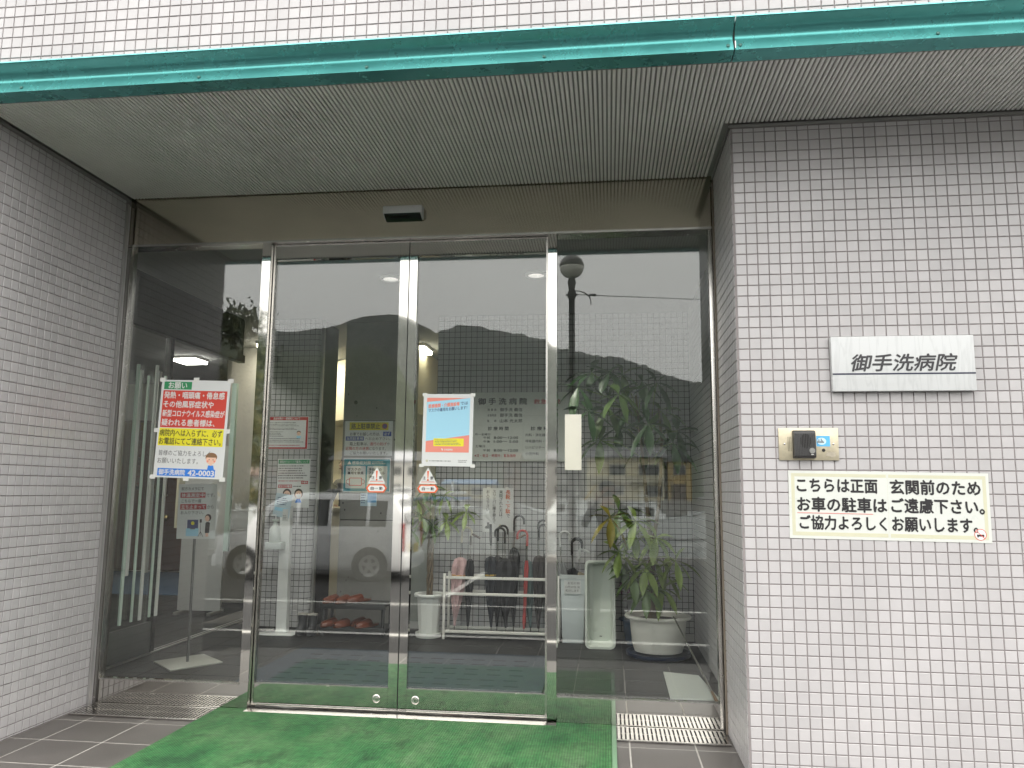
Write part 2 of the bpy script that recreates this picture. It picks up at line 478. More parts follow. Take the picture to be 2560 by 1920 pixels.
# ================================================================== walls
def tile_shape(w, h, ori):
    a, b, c = w/2, h/2, 0.0013
    P = [(-a,-b,-.001),(a,-b,-.001),(a,b,-.001),(-a,b,-.001),(-a,-b,.002),(a,-b,.002),(a,b,.002),(-a,b,.002),
         (-a+c,-b+c,.0032),(a-c,-b+c,.0032),(a-c,b-c,.0032),(-a+c,b-c,.0032)]
    F = [(8,9,10,11),(4,5,9,8),(5,6,10,9),(6,7,11,10),(7,4,8,11),(0,1,5,4),(1,2,6,5),(2,3,7,6),(3,0,4,7)]
    if ori == 'S': V = [(p[0], -p[2], p[1]) for p in P]
    elif ori == 'E': V = [(p[2], p[0], p[1]) for p in P]
    else: V = [(-p[2], -p[0], p[1]) for p in P]
    return V, F
PT = 0.05; TW = 0.0452
def tile_wall(parent, ori, fixed, a0, a1, joints_org, z0, z1, mat, singles, skip=None, zorg=0.01):
    """mosaic tiles between a0..a1 (along the wall) and z0..z1; the `singles` that show largest are objects, the rest one part"""
    import math as _m
    tiles = []
    k0 = _m.floor((a0 - joints_org)/PT + 1e-6); k1 = _m.ceil((a1 - joints_org)/PT - 1e-6)
    r0 = _m.floor((z0 - zorg)/PT + 1e-6); r1 = _m.ceil((z1 - zorg)/PT - 1e-6)
    for k in range(k0, k1):
        lo, hi = max(a0, joints_org + k*PT), min(a1, joints_org + (k+1)*PT)
        if hi - lo < 0.008: continue
        for r in range(r0, r1):
            zl, zh = max(z0, zorg + r*PT), min(z1, zorg + (r+1)*PT)
            if zh - zl < 0.008: continue
            a, z = (lo+hi)/2, (zl+zh)/2
            if skip and skip(a, z): continue
            full = (hi-lo > PT-1e-4) and (zh-zl > PT-1e-4)
            p = Vector((a, fixed, z)) if ori == 'S' else Vector((fixed, a, z))
            tiles.append((p, hi-lo-(PT-TW), zh-zl-(PT-TW), full))
    inv = cam.matrix_world.inverted()
    def score(t):
        q = inv @ t[0]
        if q.z > -0.3: return -1
        u, v = q.x/-q.z, q.y/-q.z
        if abs(u) > 0.645 or abs(v) > 0.485: return -1
        nrm = {'S': Vector((0,-1,0)), 'E': Vector((1,0,0)), 'W': Vector((-1,0,0))}[ori]
        d = CAM - t[0]
        return abs(d.normalized().dot(nrm)) / d.length_squared
    order = sorted([t for t in tiles if t[3]], key=score, reverse=True)[:singles]
    chosen = set(id(t) for t in order if score(t) > 0)
    V, F = tile_shape(TW, TW, ori)
    me = bpy.data.meshes.new('tile'); me.from_pydata(V, [], F); me.materials.append(mat)
    rest = MB(); rng = random.Random(5)
    for t in tiles:
        jit = rng.uniform(-0.0003, 0.0003)
        if id(t) in chosen:
            p = t[0] + ({'S': Vector((0,jit,0)), 'E': Vector((jit,0,0)), 'W': Vector((jit,0,0))}[ori])
            inst('tile', me, parent, p)
        else:
            V2, F2 = tile_shape(t[1], t[2], ori)
            rest.add([tuple(Vector(v) + t[0]) for v in V2], F2)
    if rest.v:
        rest.build('tile_field', mat, parent, fix=False, kind='stuff')

YG = 0.64           # front plane of the glazing
XL = -3.485         # left return wall
ZS = 2.955          # soffit
wr = tag(bx('wall_pier', GROUT, None, 0.0, 0.0, 0.0, 3.0, 0.80, 2.945), 'wall of small off-white square tiles carrying the hospital name plate', 'tiled wall', kind='structure')
tile_wall(wr, 'S', 0.0, 0.0, 2.6, 0.006, 0.0, 2.932, TILE, 300)
tile_wall(wr, 'W', 0.0, 0.004, 0.60, 0.0, 0.0, 2.932, TILE, 0)
wl = tag(bx('wall_return', GROUT, None, -6.5, -0.5, -0.2, XL, 0.66, 2.945), 'side wall of small off-white square tiles beside the left glass panel', 'tiled wall', kind='structure')
tile_wall(wl, 'E', XL, -0.498, 0.585, 0.0, 0.0, 2.932, TILE, 300)
tile_wall(wl, 'S', -0.5, -6.0, XL, 0.006, 0.0, 2.912, TILE, 0)
wu = tag(bx('wall_upper', GROUT, None, -7, -0.66, 3.066, 4, -0.35, 4.6), 'bright tiled upper wall above the teal eaves beam', 'tiled wall', kind='structure')
tile_wall(wu, 'S', -0.66, -6.0, 3.6, 0.006, 3.068, 4.56, TILE, 300)
# floor and roof of the storey above, so that no daylight leaks in from the top or the back
tag(bx('roof_slab', CONC, None, -9.2, -0.35, 3.10, 4, 10.2, 4.6), 'storey above the entrance', 'building mass', kind='structure')

# mouldings between tiles and soffit
MOULD = M('soffit_moulding', (0.24, 0.235, 0.225), 0.5, 0.2)
mo = MB(); mo.box(-0.010, -0.008, 2.934, 2.95, 0.003, 2.950); mo.box(-0.010, 0.0035, 2.934, -0.004, 0.62, 2.950); mo.build('moulding', MOULD, wr)
mo = MB(); mo.box(XL+0.004, -0.55, 2.934, XL+0.010, 0.61, 2.950); mo.build('moulding', MOULD, wl)
# corner bead at the end of the return wall
SEAL = M('sealant', (0.20, 0.19, 0.185), 0.6)
bx('corner_bead', M('bead_metal', (0.40, 0.39, 0.38), 0.4, 0.6), wl, XL-0.002, 0.586, 0.0, XL+0.014, 0.604, 2.91)
bx('tile_strip', TILE, wl, XL-0.004, 0.604, 0.0, XL+0.002, 0.633, 2.91)
bx('corner_bead', M('bead_brown', (0.20, 0.165, 0.13), 0.5), wr, -0.012, 0.602, 0.0, 0.002, 0.618, 2.91)

# ------------------------------------------------------------------ soffit of narrow slats
SLAT = M('soffit_slat', (0.84, 0.84, 0.81), 0.42, 0.15, var=(2.5, 0.10))
so = tag(bx('soffit', M('soffit_back', (0.34, 0.335, 0.32), 0.8), None, XL, -0.575, ZS+0.010, 3.0, 0.655, 3.095), 'ribbed grey metal soffit over the porch', 'ceiling', kind='structure')
def slat_mesh(L):
    m = MB(); w, d = 0.0064, 0.009
    prof = [(-w, d), (-w, 0.002), (-w*0.6, 0.0), (w*0.6, 0.0), (w, 0.002), (w, d)]
    vs = [(a, y, b) for y in (0, L) for a, b in prof]; n = 6
    fs = [(i, i+1, n+i+1, n+i) for i in range(5)] + [(0,5,4,3,2,1), (6,7,8,9,10,11)]
    m.add(vs, fs)
    me = bpy.data.meshes.new('slat'); me.from_pydata(m.v, [], m.f); me.materials.append(SLAT); return me
s_long, s_short = slat_mesh(1.185), slat_mesh(0.545)
x = XL + 0.026; k = 0
while x < 2.62:
    inst('slat', s_long if x < -0.02 else s_short, so, (x, -0.558, ZS)); x += 0.0206
bx('soffit_return', MOULD, so, -6.5, -0.573, 2.9465, XL-0.001, -0.36, 3.095)
bx('front_trim', MOULD, so, XL+0.001, -0.573, ZS-0.003, 3.0, -0.560, ZS+0.0098)

# ------------------------------------------------------------------ teal eaves beam
TEALB = M('teal_paint', (0.10, 0.40, 0.385), 0.25, 0.65, var=(5, 0.09, 9), spec=0.7)
def beam(xa, xb, label):
    r = thing('eaves_beam', label, 'eaves beam', (xa, -0.6, 2.95), 'teal beam lengths along the eaves')
    prof = [(-0.664, 3.067), (-0.708, 3.067), (-0.711, 3.060), (-0.704, 3.054), (-0.672, 3.042), (-0.654, 3.030), (-0.646, 3.018), (-0.644, 3.008),
            (-0.646, 2.998), (-0.652, 2.978), (-0.661, 2.953), (-0.663, 2.948), (-0.576, 2.946), (-0.576, 3.066)]
    MB().prism(prof, 'x', xa, xb).build('channel', TEALB, r, smooth=True, angle=38)
    return r
b1 = beam(-6.2, -0.0835, 'long length of teal painted beam with a hollow face, ending at a joint above the white plate')
b2 = beam(-0.0785, 3.2, 'shorter length of teal painted beam with a hollow face, over the tiled pier')
BOLT = M('bolt_head', (0.06, 0.16, 0.14), 0.35, 0.4)
for root, xs_ in ((b1, (-4.02, -3.18, -2.34, -1.59, -0.84, -0.105)), (b2, (-0.058, 0.684, 1.43))):
    for xb_ in xs_:
        m = MB(); m.lathe([(0.0075, 0.0), (0.0075, 0.004), (0.003, 0.007), (0, 0.0075)], 0, 0, 10)
        m.v = [(xb_ + v[0], -0.655 - v[2]*0.93 + v[1]*0.35, 2.970 + v[1]*0.94 + v[2]*0.36) for v in m.v]
        m.build('bolt', BOLT, root, smooth=True)
bx('joint_seal', DARK, b1, -0.0838, -0.655, 2.952, -0.0782, -0.630, 3.06)
bx('joint_strap', STEELB, b2, -0.0795, -0.664, 2.956, -0.076, -0.650, 2.985)

# ================================================================== door frame, panes, leaves
fr = thing('entrance_glazing', 'polished stainless steel entrance frame holding the two fixed glass panels', 'door frame', (-1.75, YG, 0))
LP0, LP1, RP0, RP1 = -2.620, -2.568, -0.921, -0.871
for a, b in ((LP0, LP1), (RP0, RP1)):
    bx('post', STEEL, fr, a, YG-0.008, 0.002, b, YG+0.090, 2.660)
bx('transom_panel', STEELP, fr, XL, YG, 2.668, -0.002, YG+0.12, ZS+0.009)
bx('transom_trim', STEELB, fr, XL+0.002, YG-0.010, 2.655, -0.004, YG+0.10, 2.6675)
for a, b in ((XL+0.001, -3.458), (-0.034, -0.003)):
    bx('side_channel', STEELB, fr, a, YG-0.004, 0.002, b, YG+0.06, 2.6545, bevel=0.001)
for a, b in ((-3.4578, LP0-0.0005), (RP1+0.0005, -0.0343)):
    bx('base_plate', STEEL, fr, a, YG-0.004, 0.002, b, YG+0.06, 0.134)
    bx('glazing_bead', STEELB, fr, a, YG-0.012, 0.1345, b, YG+0.02, 0.1405)
    bx('pane', GLASS, fr, a+0.001, YG+0.022, 0.1345, b-0.001, YG+0.032, 2.6545)
# door track under the leaves
bx('threshold', STEELB, fr, LP1+0.001, 0.580, 0.002, RP0-0.001, 0.74, 0.012, bevel=0.002)
bx('track_slot', DARK, fr, LP1+0.001, 0.655, 0.0125, RP0-0.001, 0.668, 0.0130)

def leaf(x0, x1, side, label):
    y0, y1 = 0.672, 0.708
    r = thing('sliding_door', label, 'sliding door', ((x0+x1)/2, 0.69, 0.02), 'automatic glass door leaves')
    s0, s1 = (x1-0.052, x1) if side == 'r' else (x0, x0+0.046)
    o0, o1 = (x0, x0+0.010) if side == 'r' else (x1-0.010, x1)
    bx('stile', STEEL, r, s0, y0, 0.022, s1, y1, 2.652)
    bx('stile', STEELB, r, o0, y0, 0.022, o1, y1, 2.652)
    a, b = (o1, s0) if side == 'r' else (s1, o0)
    a += 0.0005; b -= 0.0005
    bx('top_rail', STEEL, r, a, y0, 2.560, b, y1, 2.652)
    bx('bottom_rail', STEEL, r, a, y0, 0.034, b, y1, 0.136)
    bx('kick_strip', STEELB, r, a, y0-0.004, 0.022, b, y1, 0.0335, bevel=0.001)
    bx('glazing_bead', STEELB, r, a, y0-0.006, 0.1365, b, y0+0.01, 0.142)
    bx('pane', GLASS, r, a, 0.685, 0.1365, b, 0.695, 2.5595)
    bx('edge_seal', RUBBER, r, s1-0.0005 if side == 'r' else s0-0.0025, y0+0.006, 0.03, s1+0.0025 if side == 'r' else s0+0.0005, y1-0.006, 2.65)
    cx = -1.852 if side == 'r' else -1.636
    m = MB(); m.lathe([(0.022, 0), (0.022, 0.003), (0.019, 0.005), (0.013, 0.005), (0.013, 0.003), (0.009, 0.003), (0.009, 0.006), (0, 0.0065)], 0, 0, 24)
    m.v = [(cx + v[0], y0 - v[2], 0.083 + v[1]) for v in m.v]
    lk = m.build('lock', STEELB, r, smooth=True)
    MB().box(cx-0.0015, y0-0.0072, 0.078, cx+0.0015, y0-0.0064, 0.088).build('keyhole', DARK, lk)
    return r
leaf(LP1+0.004, -1.7375, 'r', 'automatic glass door leaf on the left with shoe rack and sanitiser stand behind it')
leaf(-1.7315, RP0-0.004, 'l', 'automatic glass door leaf on the right carrying the framed mask poster')

# door sensor
se = thing('door_sensor', 'grey box sensor on the steel panel above the automatic doors', 'sensor', (-1.76, YG, 2.80))
m = MB(); m.prism([(YG, 2.838), (YG-0.055, 2.838), (YG-0.060, 2.832), (YG-0.060, 2.790), (YG-0.010, 2.768), (YG, 2.768)], 'x', -1.878, -1.648)
m.build('housing', M('sensor_grey', (0.50, 0.50, 0.49), 0.4), se, bevel=0.002)
m = MB(); m.add([(-1.870, YG-0.0605, 2.790), (-1.656, YG-0.0605, 2.790), (-1.656, YG-0.006, 2.764), (-1.870, YG-0.006, 2.764), (-1.870, YG-0.0605, 2.786), (-1.656, YG-0.0605, 2.786), (-1.656, YG-0.006, 2.760), (-1.870, YG-0.006, 2.760)],
    [(0,1,2,3),(7,6,5,4),(0,4,5,1),(1,5,6,2),(2,6,7,3),(3,7,4,0)]); m.build('lens', M('sensor_lens', (0.012, 0.012, 0.014), 0.12), se)
# cream plate behind the glass
pl = thing('door_plate', 'blank cream plate fixed on the glass just right of the post', 'plate', (-0.78, YG, 1.47))
bx('plate', M('cream_plate', (0.78, 0.75, 0.64), 0.4, var=(12, 0.02)), pl, -0.828, YG+0.012, 1.322, -0.737, YG+0.0215, 1.627, bevel=0.002)

# ------------------------------------------------------------------ drainage gratings
def grating(x0, x1, label):
    r = thing('floor_grating', label, 'grating', ((x0+x1)/2, 0.52, 0), 'stainless gratings along the glass')
    y0, y1 = 0.405, 0.628
    bx('pit', DARK, r, x0+0.002, y0+0.002, 0.0028, x1-0.002, y1-0.002, 0.0036)
    for a, b in ((y0, y0+0.012), (y1-0.012, y1)): bx('rim', STEELB, r, x0, a, 0.003, x1, b, 0.0105, bevel=0.001)
    n = int((x1-x0)/0.0212)
    me = bpy.data.meshes.new('bar'); q = MB().box(-0.0068, y0+0.0125-0.516, 0, 0.0068, y1-0.0125-0.516, 0.0055)
    me.from_pydata(q.v, [], q.f); me.materials.append(STEELB)
    for k in range(n):
        inst('bar', me, r, (x0 + (x1-x0)*(k+0.5)/n, 0.516, 0.0045))
    bx('cross_bar', STEELB, r, x0+0.001, 0.512, 0.0037, x1-0.001, 0.520, 0.0082)
grating(-0.560, -0.016, 'stainless drain grating between the green mat and the pier')
grating(-3.462, -2.700, 'stainless drain grating in front of the left glass panel')

# ------------------------------------------------------------------ green mat
gm = M('green_mat', (0.045, 0.25, 0.075), 0.75)
t = gm.node_tree; b = t.nodes['Principled BSDF']
g = t.nodes.new('ShaderNodeNewGeometry')
mp = t.nodes.new('ShaderNodeMapping'); mp.inputs['Scale'].default_value = (1, 0.55, 1)
n1 = t.nodes.new('ShaderNodeTexNoise'); n1.inputs['Scale'].default_value = 3.2; n1.inputs['Detail'].default_value = 9; n1.inputs['Roughness'].default_value = 0.68
n2 = t.nodes.new('ShaderNodeTexNoise'); n2.inputs['Scale'].default_value = 34; n2.inputs['Detail'].default_value = 5
wv = t.nodes.new('ShaderNodeTexWave'); wv.wave_type = 'BANDS'; wv.bands_direction = 'X'; wv.inputs['Scale'].default_value = 0.314/0.0125; wv.inputs['Distortion'].default_value = 0.0
wy = t.nodes.new('ShaderNodeTexWave'); wy.wave_type = 'BANDS'; wy.bands_direction = 'Y'; wy.inputs['Scale'].default_value = 0.314/0.014
t.links.new(g.outputs['Position'], mp.inputs['Vector']); t.links.new(mp.outputs[0], n1.inputs['Vector'])
for q in (n2, wv, wy): t.links.new(g.outputs['Position'], q.inputs['Vector'])
rp1 = t.nodes.new('ShaderNodeValToRGB'); cr = rp1.color_ramp
cr.elements[0].position = 0.34; cr.elements[0].color = (0.018, 0.095, 0.030, 1)
cr.elements[1].position = 0.68; cr.elements[1].color = (0.125, 0.24, 0.11, 1)
e = cr.elements.new(0.43); e.color = (0.032, 0.168, 0.047, 1)
e = cr.elements.new(0.56); e.color = (0.075, 0.205, 0.072, 1)
t.links.new(n1.outputs['Fac'], rp1.inputs['Fac'])
mm = t.nodes.new('ShaderNodeMix'); mm.data_type = 'RGBA'; mm.blend_type = 'MULTIPLY'; mm.inputs[0].default_value = 0.65
r3 = t.nodes.new('ShaderNodeMapRange'); r3.inputs[1].default_value = .35; r3.inputs[2].default_value = .65; r3.inputs[3].default_value = 0.55; r3.inputs[4].default_value = 1.1
t.links.new(n2.outputs['Fac'], r3.inputs[0]); t.links.new(rp1.outputs[0], mm.inputs[6]); t.links.new(r3.outputs[0], mm.inputs[7])
n9 = t.nodes.new('ShaderNodeTexNoise'); n9.inputs['Scale'].default_value = 7.5; n9.inputs['Detail'].default_value = 7; n9.inputs['Roughness'].default_value = 0.7      # dark damp scuffs
t.links.new(mp.outputs[0], n9.inputs['Vector'])
r9 = t.nodes.new('ShaderNodeMapRange'); r9.inputs[1].default_value = .33; r9.inputs[2].default_value = .44; r9.inputs[3].default_value = 0.55; r9.inputs[4].default_value = 1.0
t.links.new(n9.outputs['Fac'], r9.inputs[0])
m9 = t.nodes.new('ShaderNodeMix'); m9.data_type = 'RGBA'; m9.blend_type = 'MULTIPLY'; m9.inputs[0].default_value = 1
t.links.new(mm.outputs[2], m9.inputs[6]); t.links.new(r9.outputs[0], m9.inputs[7])
m3 = t.nodes.new('ShaderNodeMix'); m3.data_type = 'RGBA'; m3.blend_type = 'MULTIPLY'; m3.inputs[0].default_value = 0.55
r4 = t.nodes.new('ShaderNodeMapRange'); r4.inputs[3].default_value = 0.55; r4.inputs[4].default_value = 1.15
t.links.new(wv.outputs['Fac'], r4.inputs[0]); t.links.new(m9.outputs[2], m3.inputs[6]); t.links.new(r4.outputs[0], m3.inputs[7])
t.links.new(m3.outputs[2], b.inputs['Base Color'])
ad = t.nodes.new('ShaderNodeMath'); ad.operation = 'ADD'
sc2 = t.nodes.new('ShaderNodeMath'); sc2.operation = 'MULTIPLY'; sc2.inputs[1].default_value = 0.35
t.links.new(wy.outputs['Fac'], sc2.inputs[0]); t.links.new(wv.outputs['Fac'], ad.inputs[0]); t.links.new(sc2.outputs[0], ad.inputs[1])
bp = t.nodes.new('ShaderNodeBump'); bp.inputs['Distance'].default_value = 0.004; bp.inputs['Strength'].default_value = 0.8
t.links.new(ad.outputs[0], bp.inputs['Height']); t.links.new(bp.outputs[0], b.inputs['Normal'])
mt = thing('entrance_mat', 'worn green ribbed mat lying before the automatic doors', 'mat', (-1.66, 0.2, 0))
bx('mat_surface', gm, mt, -2.73, -0.50, 0.004, -0.585, 0.576, 0.0135, bevel=0.002)
bx('mat_surface', gm, mt, -0.8700, 0.5765, 0.004, -0.585, 0.6335, 0.0135)
bx('mat_surface', gm, mt, -2.73, 0.5765, 0.004, -2.5690, 0.6295, 0.0135)
bx('mat_edging', M('mat_edging', (0.17, 0.30, 0.18), 0.5, var=(8, 0.1)), mt, -0.5845, -0.50, 0.0045, -0.562, 0.6335, 0.0115, bevel=0.002)

# ================================================================== signs on the pier
PLATE = M('sign_plate', (0.70, 0.71, 0.70), 0.32, 0.0)
t = PLATE.node_tree; b = t.nodes['Principled BSDF']          # faint dried rain runs
g = t.nodes.new('ShaderNodeNewGeometry'); mp = t.nodes.new('ShaderNodeMapping'); mp.inputs['Scale'].default_value = (16, 16, 2.2)
n1 = t.nodes.new('ShaderNodeTexNoise'); n1.inputs['Scale'].default_value = 1.6; n1.inputs['Detail'].default_value = 3; n1.inputs['Distortion'].default_value = 0.4
t.links.new(g.outputs['Position'], mp.inputs['Vector']); t.links.new(mp.outputs[0], n1.inputs['Vector'])
rp1 = t.nodes.new('ShaderNodeValToRGB'); cr = rp1.color_ramp
cr.elements[0].position = 0.45; cr.elements[0].color = (0.56, 0.57, 0.57, 1)
cr.elements[1].position = 0.56; cr.elements[1].color = (0.56, 0.57, 0.57, 1)
e = cr.elements.new(0.50); e.color = (0.51, 0.52, 0.52, 1)
t.links.new(n1.outputs['Fac'], rp1.inputs['Fac']); t.links.new(rp1.outputs[0], b.inputs['Base Color'])
s = Sheet('name_plate', 'white metal name plate with black hospital name over a dark line', 'sign', 0.405, 1.906, 0.603, 0.247, -0.036, thick=0.032, paper=PLATE, bevel=0.003, body='plate')
s.text('御手洗病院', 0.083, 0.082, 0.530, 0.158, M('sign_letter', (0.03, 0.028, 0.032), 0.4), 3, bold=0.02, shear=0.22)
s.rect(0.001, 0.1665, 0.602, 0.1735, M('sign_line', (0.02, 0.022, 0.05), 0.4), 2, 'printed_line')
s.done()

# intercom
ic = thing('intercom', 'dark grey door intercom on a brass coloured wall plate', 'intercom', (0.296, 0, 1.425))
BRASS = M('aged_steel_plate', (0.56, 0.50, 0.37), 0.34, 0.75, var=(26, 0.16, 9))
pb = bx('wall_plate', BRASS, ic, 0.167, -0.012, 1.353, 0.425, -0.0032, 1.497, bevel=0.003)
m = MB(); m.prism([(-0.0125, 1.361), (-0.0125, 1.485), (-0.030, 1.485), (-0.044, 1.478), (-0.046, 1.470), (-0.046, 1.372), (-0.042, 1.364)], 'x', 0.2260, 0.3200)
un = m.build('speaker_unit', M('intercom_plastic', (0.035, 0.034, 0.034), 0.42), ic, bevel=0.003)
for k in range(13):   # raised ribs on the cover
    xx = 0.232 + k*0.0068
    MB().box(xx-0.0016, -0.0478, 1.372, xx+0.0016, -0.0458, 1.4700).build('rib', MATS['intercom_plastic'], un)
for k in range(7):
    h = [0.016, 0.026, 0.031, 0.032, 0.031, 0.026, 0.016][k]
    xx = 0.2558 + k*0.0068
    MB().box(xx-0.0014, -0.0464, 1.437-h, xx+0.0014, -0.0461, 1.437+h).build('speaker_slot', DARK, un)
m = MB(); m.lathe([(0.0125, 0), (0.0125, 0.004), (0.0095, 0.004), (0.0095, 0.003), (0, 0.004)], 0, 0, 20)
m.v = [(0.302 + v[0], -0.046 - v[2], 1.394 + v[1]) for v in m.v]; m.build('call_button', M('button_grey', (0.22, 0.22, 0.21), 0.35), un, smooth=True)
MB().box(0.297, -0.0483, 1.376, 0.308, -0.0476, 1.3785).build('button_mark', WHITE, un)
st = Sheet('sticker', '', '', 0.330, 1.462, 0.058, 0.047, -0.0126, paper=M('sticker_blue', (0.10, 0.42, 0.74), 0.4), parent=ic, body='sticker')
st.disc(0.022, 0.024, 0.020, M('sticker_glow', (0.55, 0.75, 0.86), 0.4), 1, 'printed_panel', ry=0.016)
for k, h in enumerate((0.010, 0.016, 0.008, 0.020, 0.012, 0.007)): st.rect(0.004+k*0.005, 0.032-h, 0.0075+k*0.005, 0.032, GREYINK, 2, 'picture')
st.done()
m = MB(); m.lathe([(0.0075, 0), (0.0075, 0.002), (0, 0.003)], 0, 0, 16); m.v = [(0.359 + v[0], -0.0122 - v[2], 1.398 + v[1]) for v in m.v]; m.build('rubber_plug', RUBBER, ic)
for xx in (0.192, 0.402):
    m = MB(); m.lathe([(0.005, 0), (0.0045, 0.0018), (0, 0.0025)], 0, 0, 12); m.v = [(xx + v[0], -0.0122 - v[2], 1.4255 + v[1]) for v in m.v]; m.build('screw', STEELB, ic)
for k in range(3):
    MB().box(0.207+k*0.0062, -0.0126, 1.393, 0.2085+k*0.0062, -0.0122, 1.458).build('vent_slit', DARK, ic)
m = MB(); rng = random.Random(3); c0 = []
for k in range(18):
    t_ = 2*math.pi*k/18; c0.append((0.391 + 0.024*math.cos(t_)*rng.uniform(.8, 1.1), 1.380 + 0.013*math.sin(t_)*rng.uniform(.7, 1.15)))
m.prism(c0, 'y', -0.0128, -0.0122); m.build('glue_mark', M('glue_mark', (0.36, 0.32, 0.25), 0.6, var=(60, 0.2)), ic)

# laminated no-parking notice: two sheets side by side
LAM = M('laminated_paper', (0.60, 0.615, 0.575), 0.28, var=(4, 0.02))
LAMY = M('laminate_yellowed', (0.55, 0.54, 0.40), 0.3, var=(9, 0.04))
s = Sheet('parking_notice', 'laminated white notice in black brush lettering asking drivers not to park', 'notice', 0.203, 1.304, 0.836, 0.297, -0.0055, thick=0.0016, paper=LAM, rot=R(-0.6))
for a, b_ in ((0.012, 0.414), (0.424, 0.824)):
    for q in ((a, 0.012, b_, 0.026), (a, 0.268, b_, 0.284)): s.rect(*q, LAMY, 0.6, 'yellowed_edge')
s.rect(0.012, 0.026, 0.026, 0.268, LAMY, 0.6, 'yellowed_edge'); s.rect(0.81, 0.026, 0.824, 0.268, LAMY, 0.6, 'yellowed_edge')
INK = M('marker_ink', (0.014, 0.012, 0.014), 0.45)
s.text('こちらは正面', 0.036, 0.036, 0.376, 0.094, INK, 2, bold=0.032)
s.text('玄関前のため', 0.430, 0.034, 0.800, 0.096, INK, 2, bold=0.032)
s.text('お車の駐車は', 0.036, 0.116, 0.412, 0.178, INK, 2, bold=0.032)
s.text('ご遠慮下さい。', 0.432, 0.114, 0.812, 0.176, INK, 2, bold=0.032)
s.text('ご協力よろしく', 0.044, 0.196, 0.408, 0.256, INK, 2, bold=0.032)
s.text('お願いします。', 0.432, 0.196, 0.782, 0.256, INK, 2, bold=0.032)
s.rect(0.034, 0.184, 0.354, 0.1868, M('ink_pink_line', (0.62, 0.18, 0.16), 0.5), 2, 'underline')
s.disc(0.790, 0.262, 0.0235, WHITE, 2.2, 'no_parking_mark'); s.ring(0.790, 0.262, 0.0245, 0.0025, RED, 2.6, 'no_parking_mark')
s.poly([(0.779, 0.262), (0.783, 0.253), (0.797, 0.253), (0.801, 0.262)], WHITE, 2.8, 'no_parking_mark')
s.poly([(0.780, 0.2605), (0.784, 0.2535), (0.797, 0.2535), (0.800, 0.2605)], GREYINK, 2.7, 'no_parking_mark')
s.rect(0.775, 0.2615, 0.805, 0.270, BLACK, 2.9, 'no_parking_mark'); s.rect(0.777, 0.27, 0.782, 0.274, BLACK, 2.9, 'no_parking_mark'); s.rect(0.798, 0.27, 0.803, 0.274, BLACK, 2.9, 'no_parking_mark')
s.poly([(0.7715, 0.2465), (0.7735, 0.2445), (0.8085, 0.2775), (0.8065, 0.2795)], RED, 3.2, 'no_parking_mark')
s.rect(0.4182, 0.004, 0.4188, 0.293, LAMY, 1.4, 'sheet_seam')
s.done()

# ================================================================== posters on the glass
YP = YG + 0.0205
s = Sheet('notice_poster', 'large taped poster with red and yellow blocks on the left glass panel', 'poster', -3.223, 1.836, 0.430, 0.574, YP, rot=R(-1.6))
s.rect(0.016, 0.010, 0.190, 0.056, GRN); s.text('お願い', 0.044, 0.014, 0.160, 0.052, WHITE, 2, bold=0.02)
s.rect(0.014, 0.062, 0.414, 0.282, RED)
for k, q in enumerate((('発熱・咽頭痛・倦怠感', 0.400), ('その他風邪症状や', 0.336), ('新型コロナウイルス感染症が', 0.408), ('疑われる患者様は、', 0.352))):
    s.text(q[0], 0.022, 0.070 + k*0.054, q[1], 0.110 + k*0.054, WHITE, 2, bold=0.024)
s.rect(0.010, 0.286, 0.412, 0.388, YEL)
s.text('病院内へは入らずに、必ず', 0.016, 0.293, 0.404, 0.333, BLACK, 2, bold=0.014); s.text('お電話にてご連絡下さい。', 0.016, 0.341, 0.400, 0.381, BLACK, 2, bold=0.014)
s.text('皆様のご協力をよろしく', 0.022, 0.414, 0.342, 0.446, GREYINK, 2); s.text('お願いいたします。', 0.018, 0.460, 0.270, 0.492, GREYINK, 2)
s.rect(0.024, 0.520, 0.380, 0.564, BLU); s.text('御手洗病院', 0.032, 0.526, 0.196, 0.558, WHITE, 2, bold=0.022); s.text('42-0003', 0.214, 0.527, 0.374, 0.558, WHITE, 2, bold=0.03)
# small drawing of a child holding its throat
s.disc(0.350, 0.462, 0.032, SKINP, 1.5, 'picture', ry=0.028); s.disc(0.350, 0.448, 0.036, BROWNP, 1.2, 'picture', ry=0.026)
s.poly([(0.322, 0.450), (0.378, 0.450), (0.372, 0.434), (0.328, 0.434)], BROWNP, 1.8, 'picture')
for d in (-0.012, 0.012): s.disc(0.350+d, 0.463, 0.003, BLACK, 2.2, 'picture', n=8); s.disc(0.350+d*1.7, 0.472, 0.006, SALM, 2.0, 'picture', n=8)
s.poly([(0.330, 0.520), (0.334, 0.496), (0.366, 0.496), (0.372, 0.520)], BLU, 1.6, 'picture'); s.disc(0.350, 0.490, 0.008, SKINP, 1.9, 'picture', n=8)
for u, v in ((0.004, 0.0), (0.215, -0.004), (0.430, 0.0), (-0.004, 0.300), (0.434, 0.296), (-0.004, 0.572), (0.205, 0.578), (0.428, 0.574)): s.tape(u, v, 0.034, 0.024)
s.done()

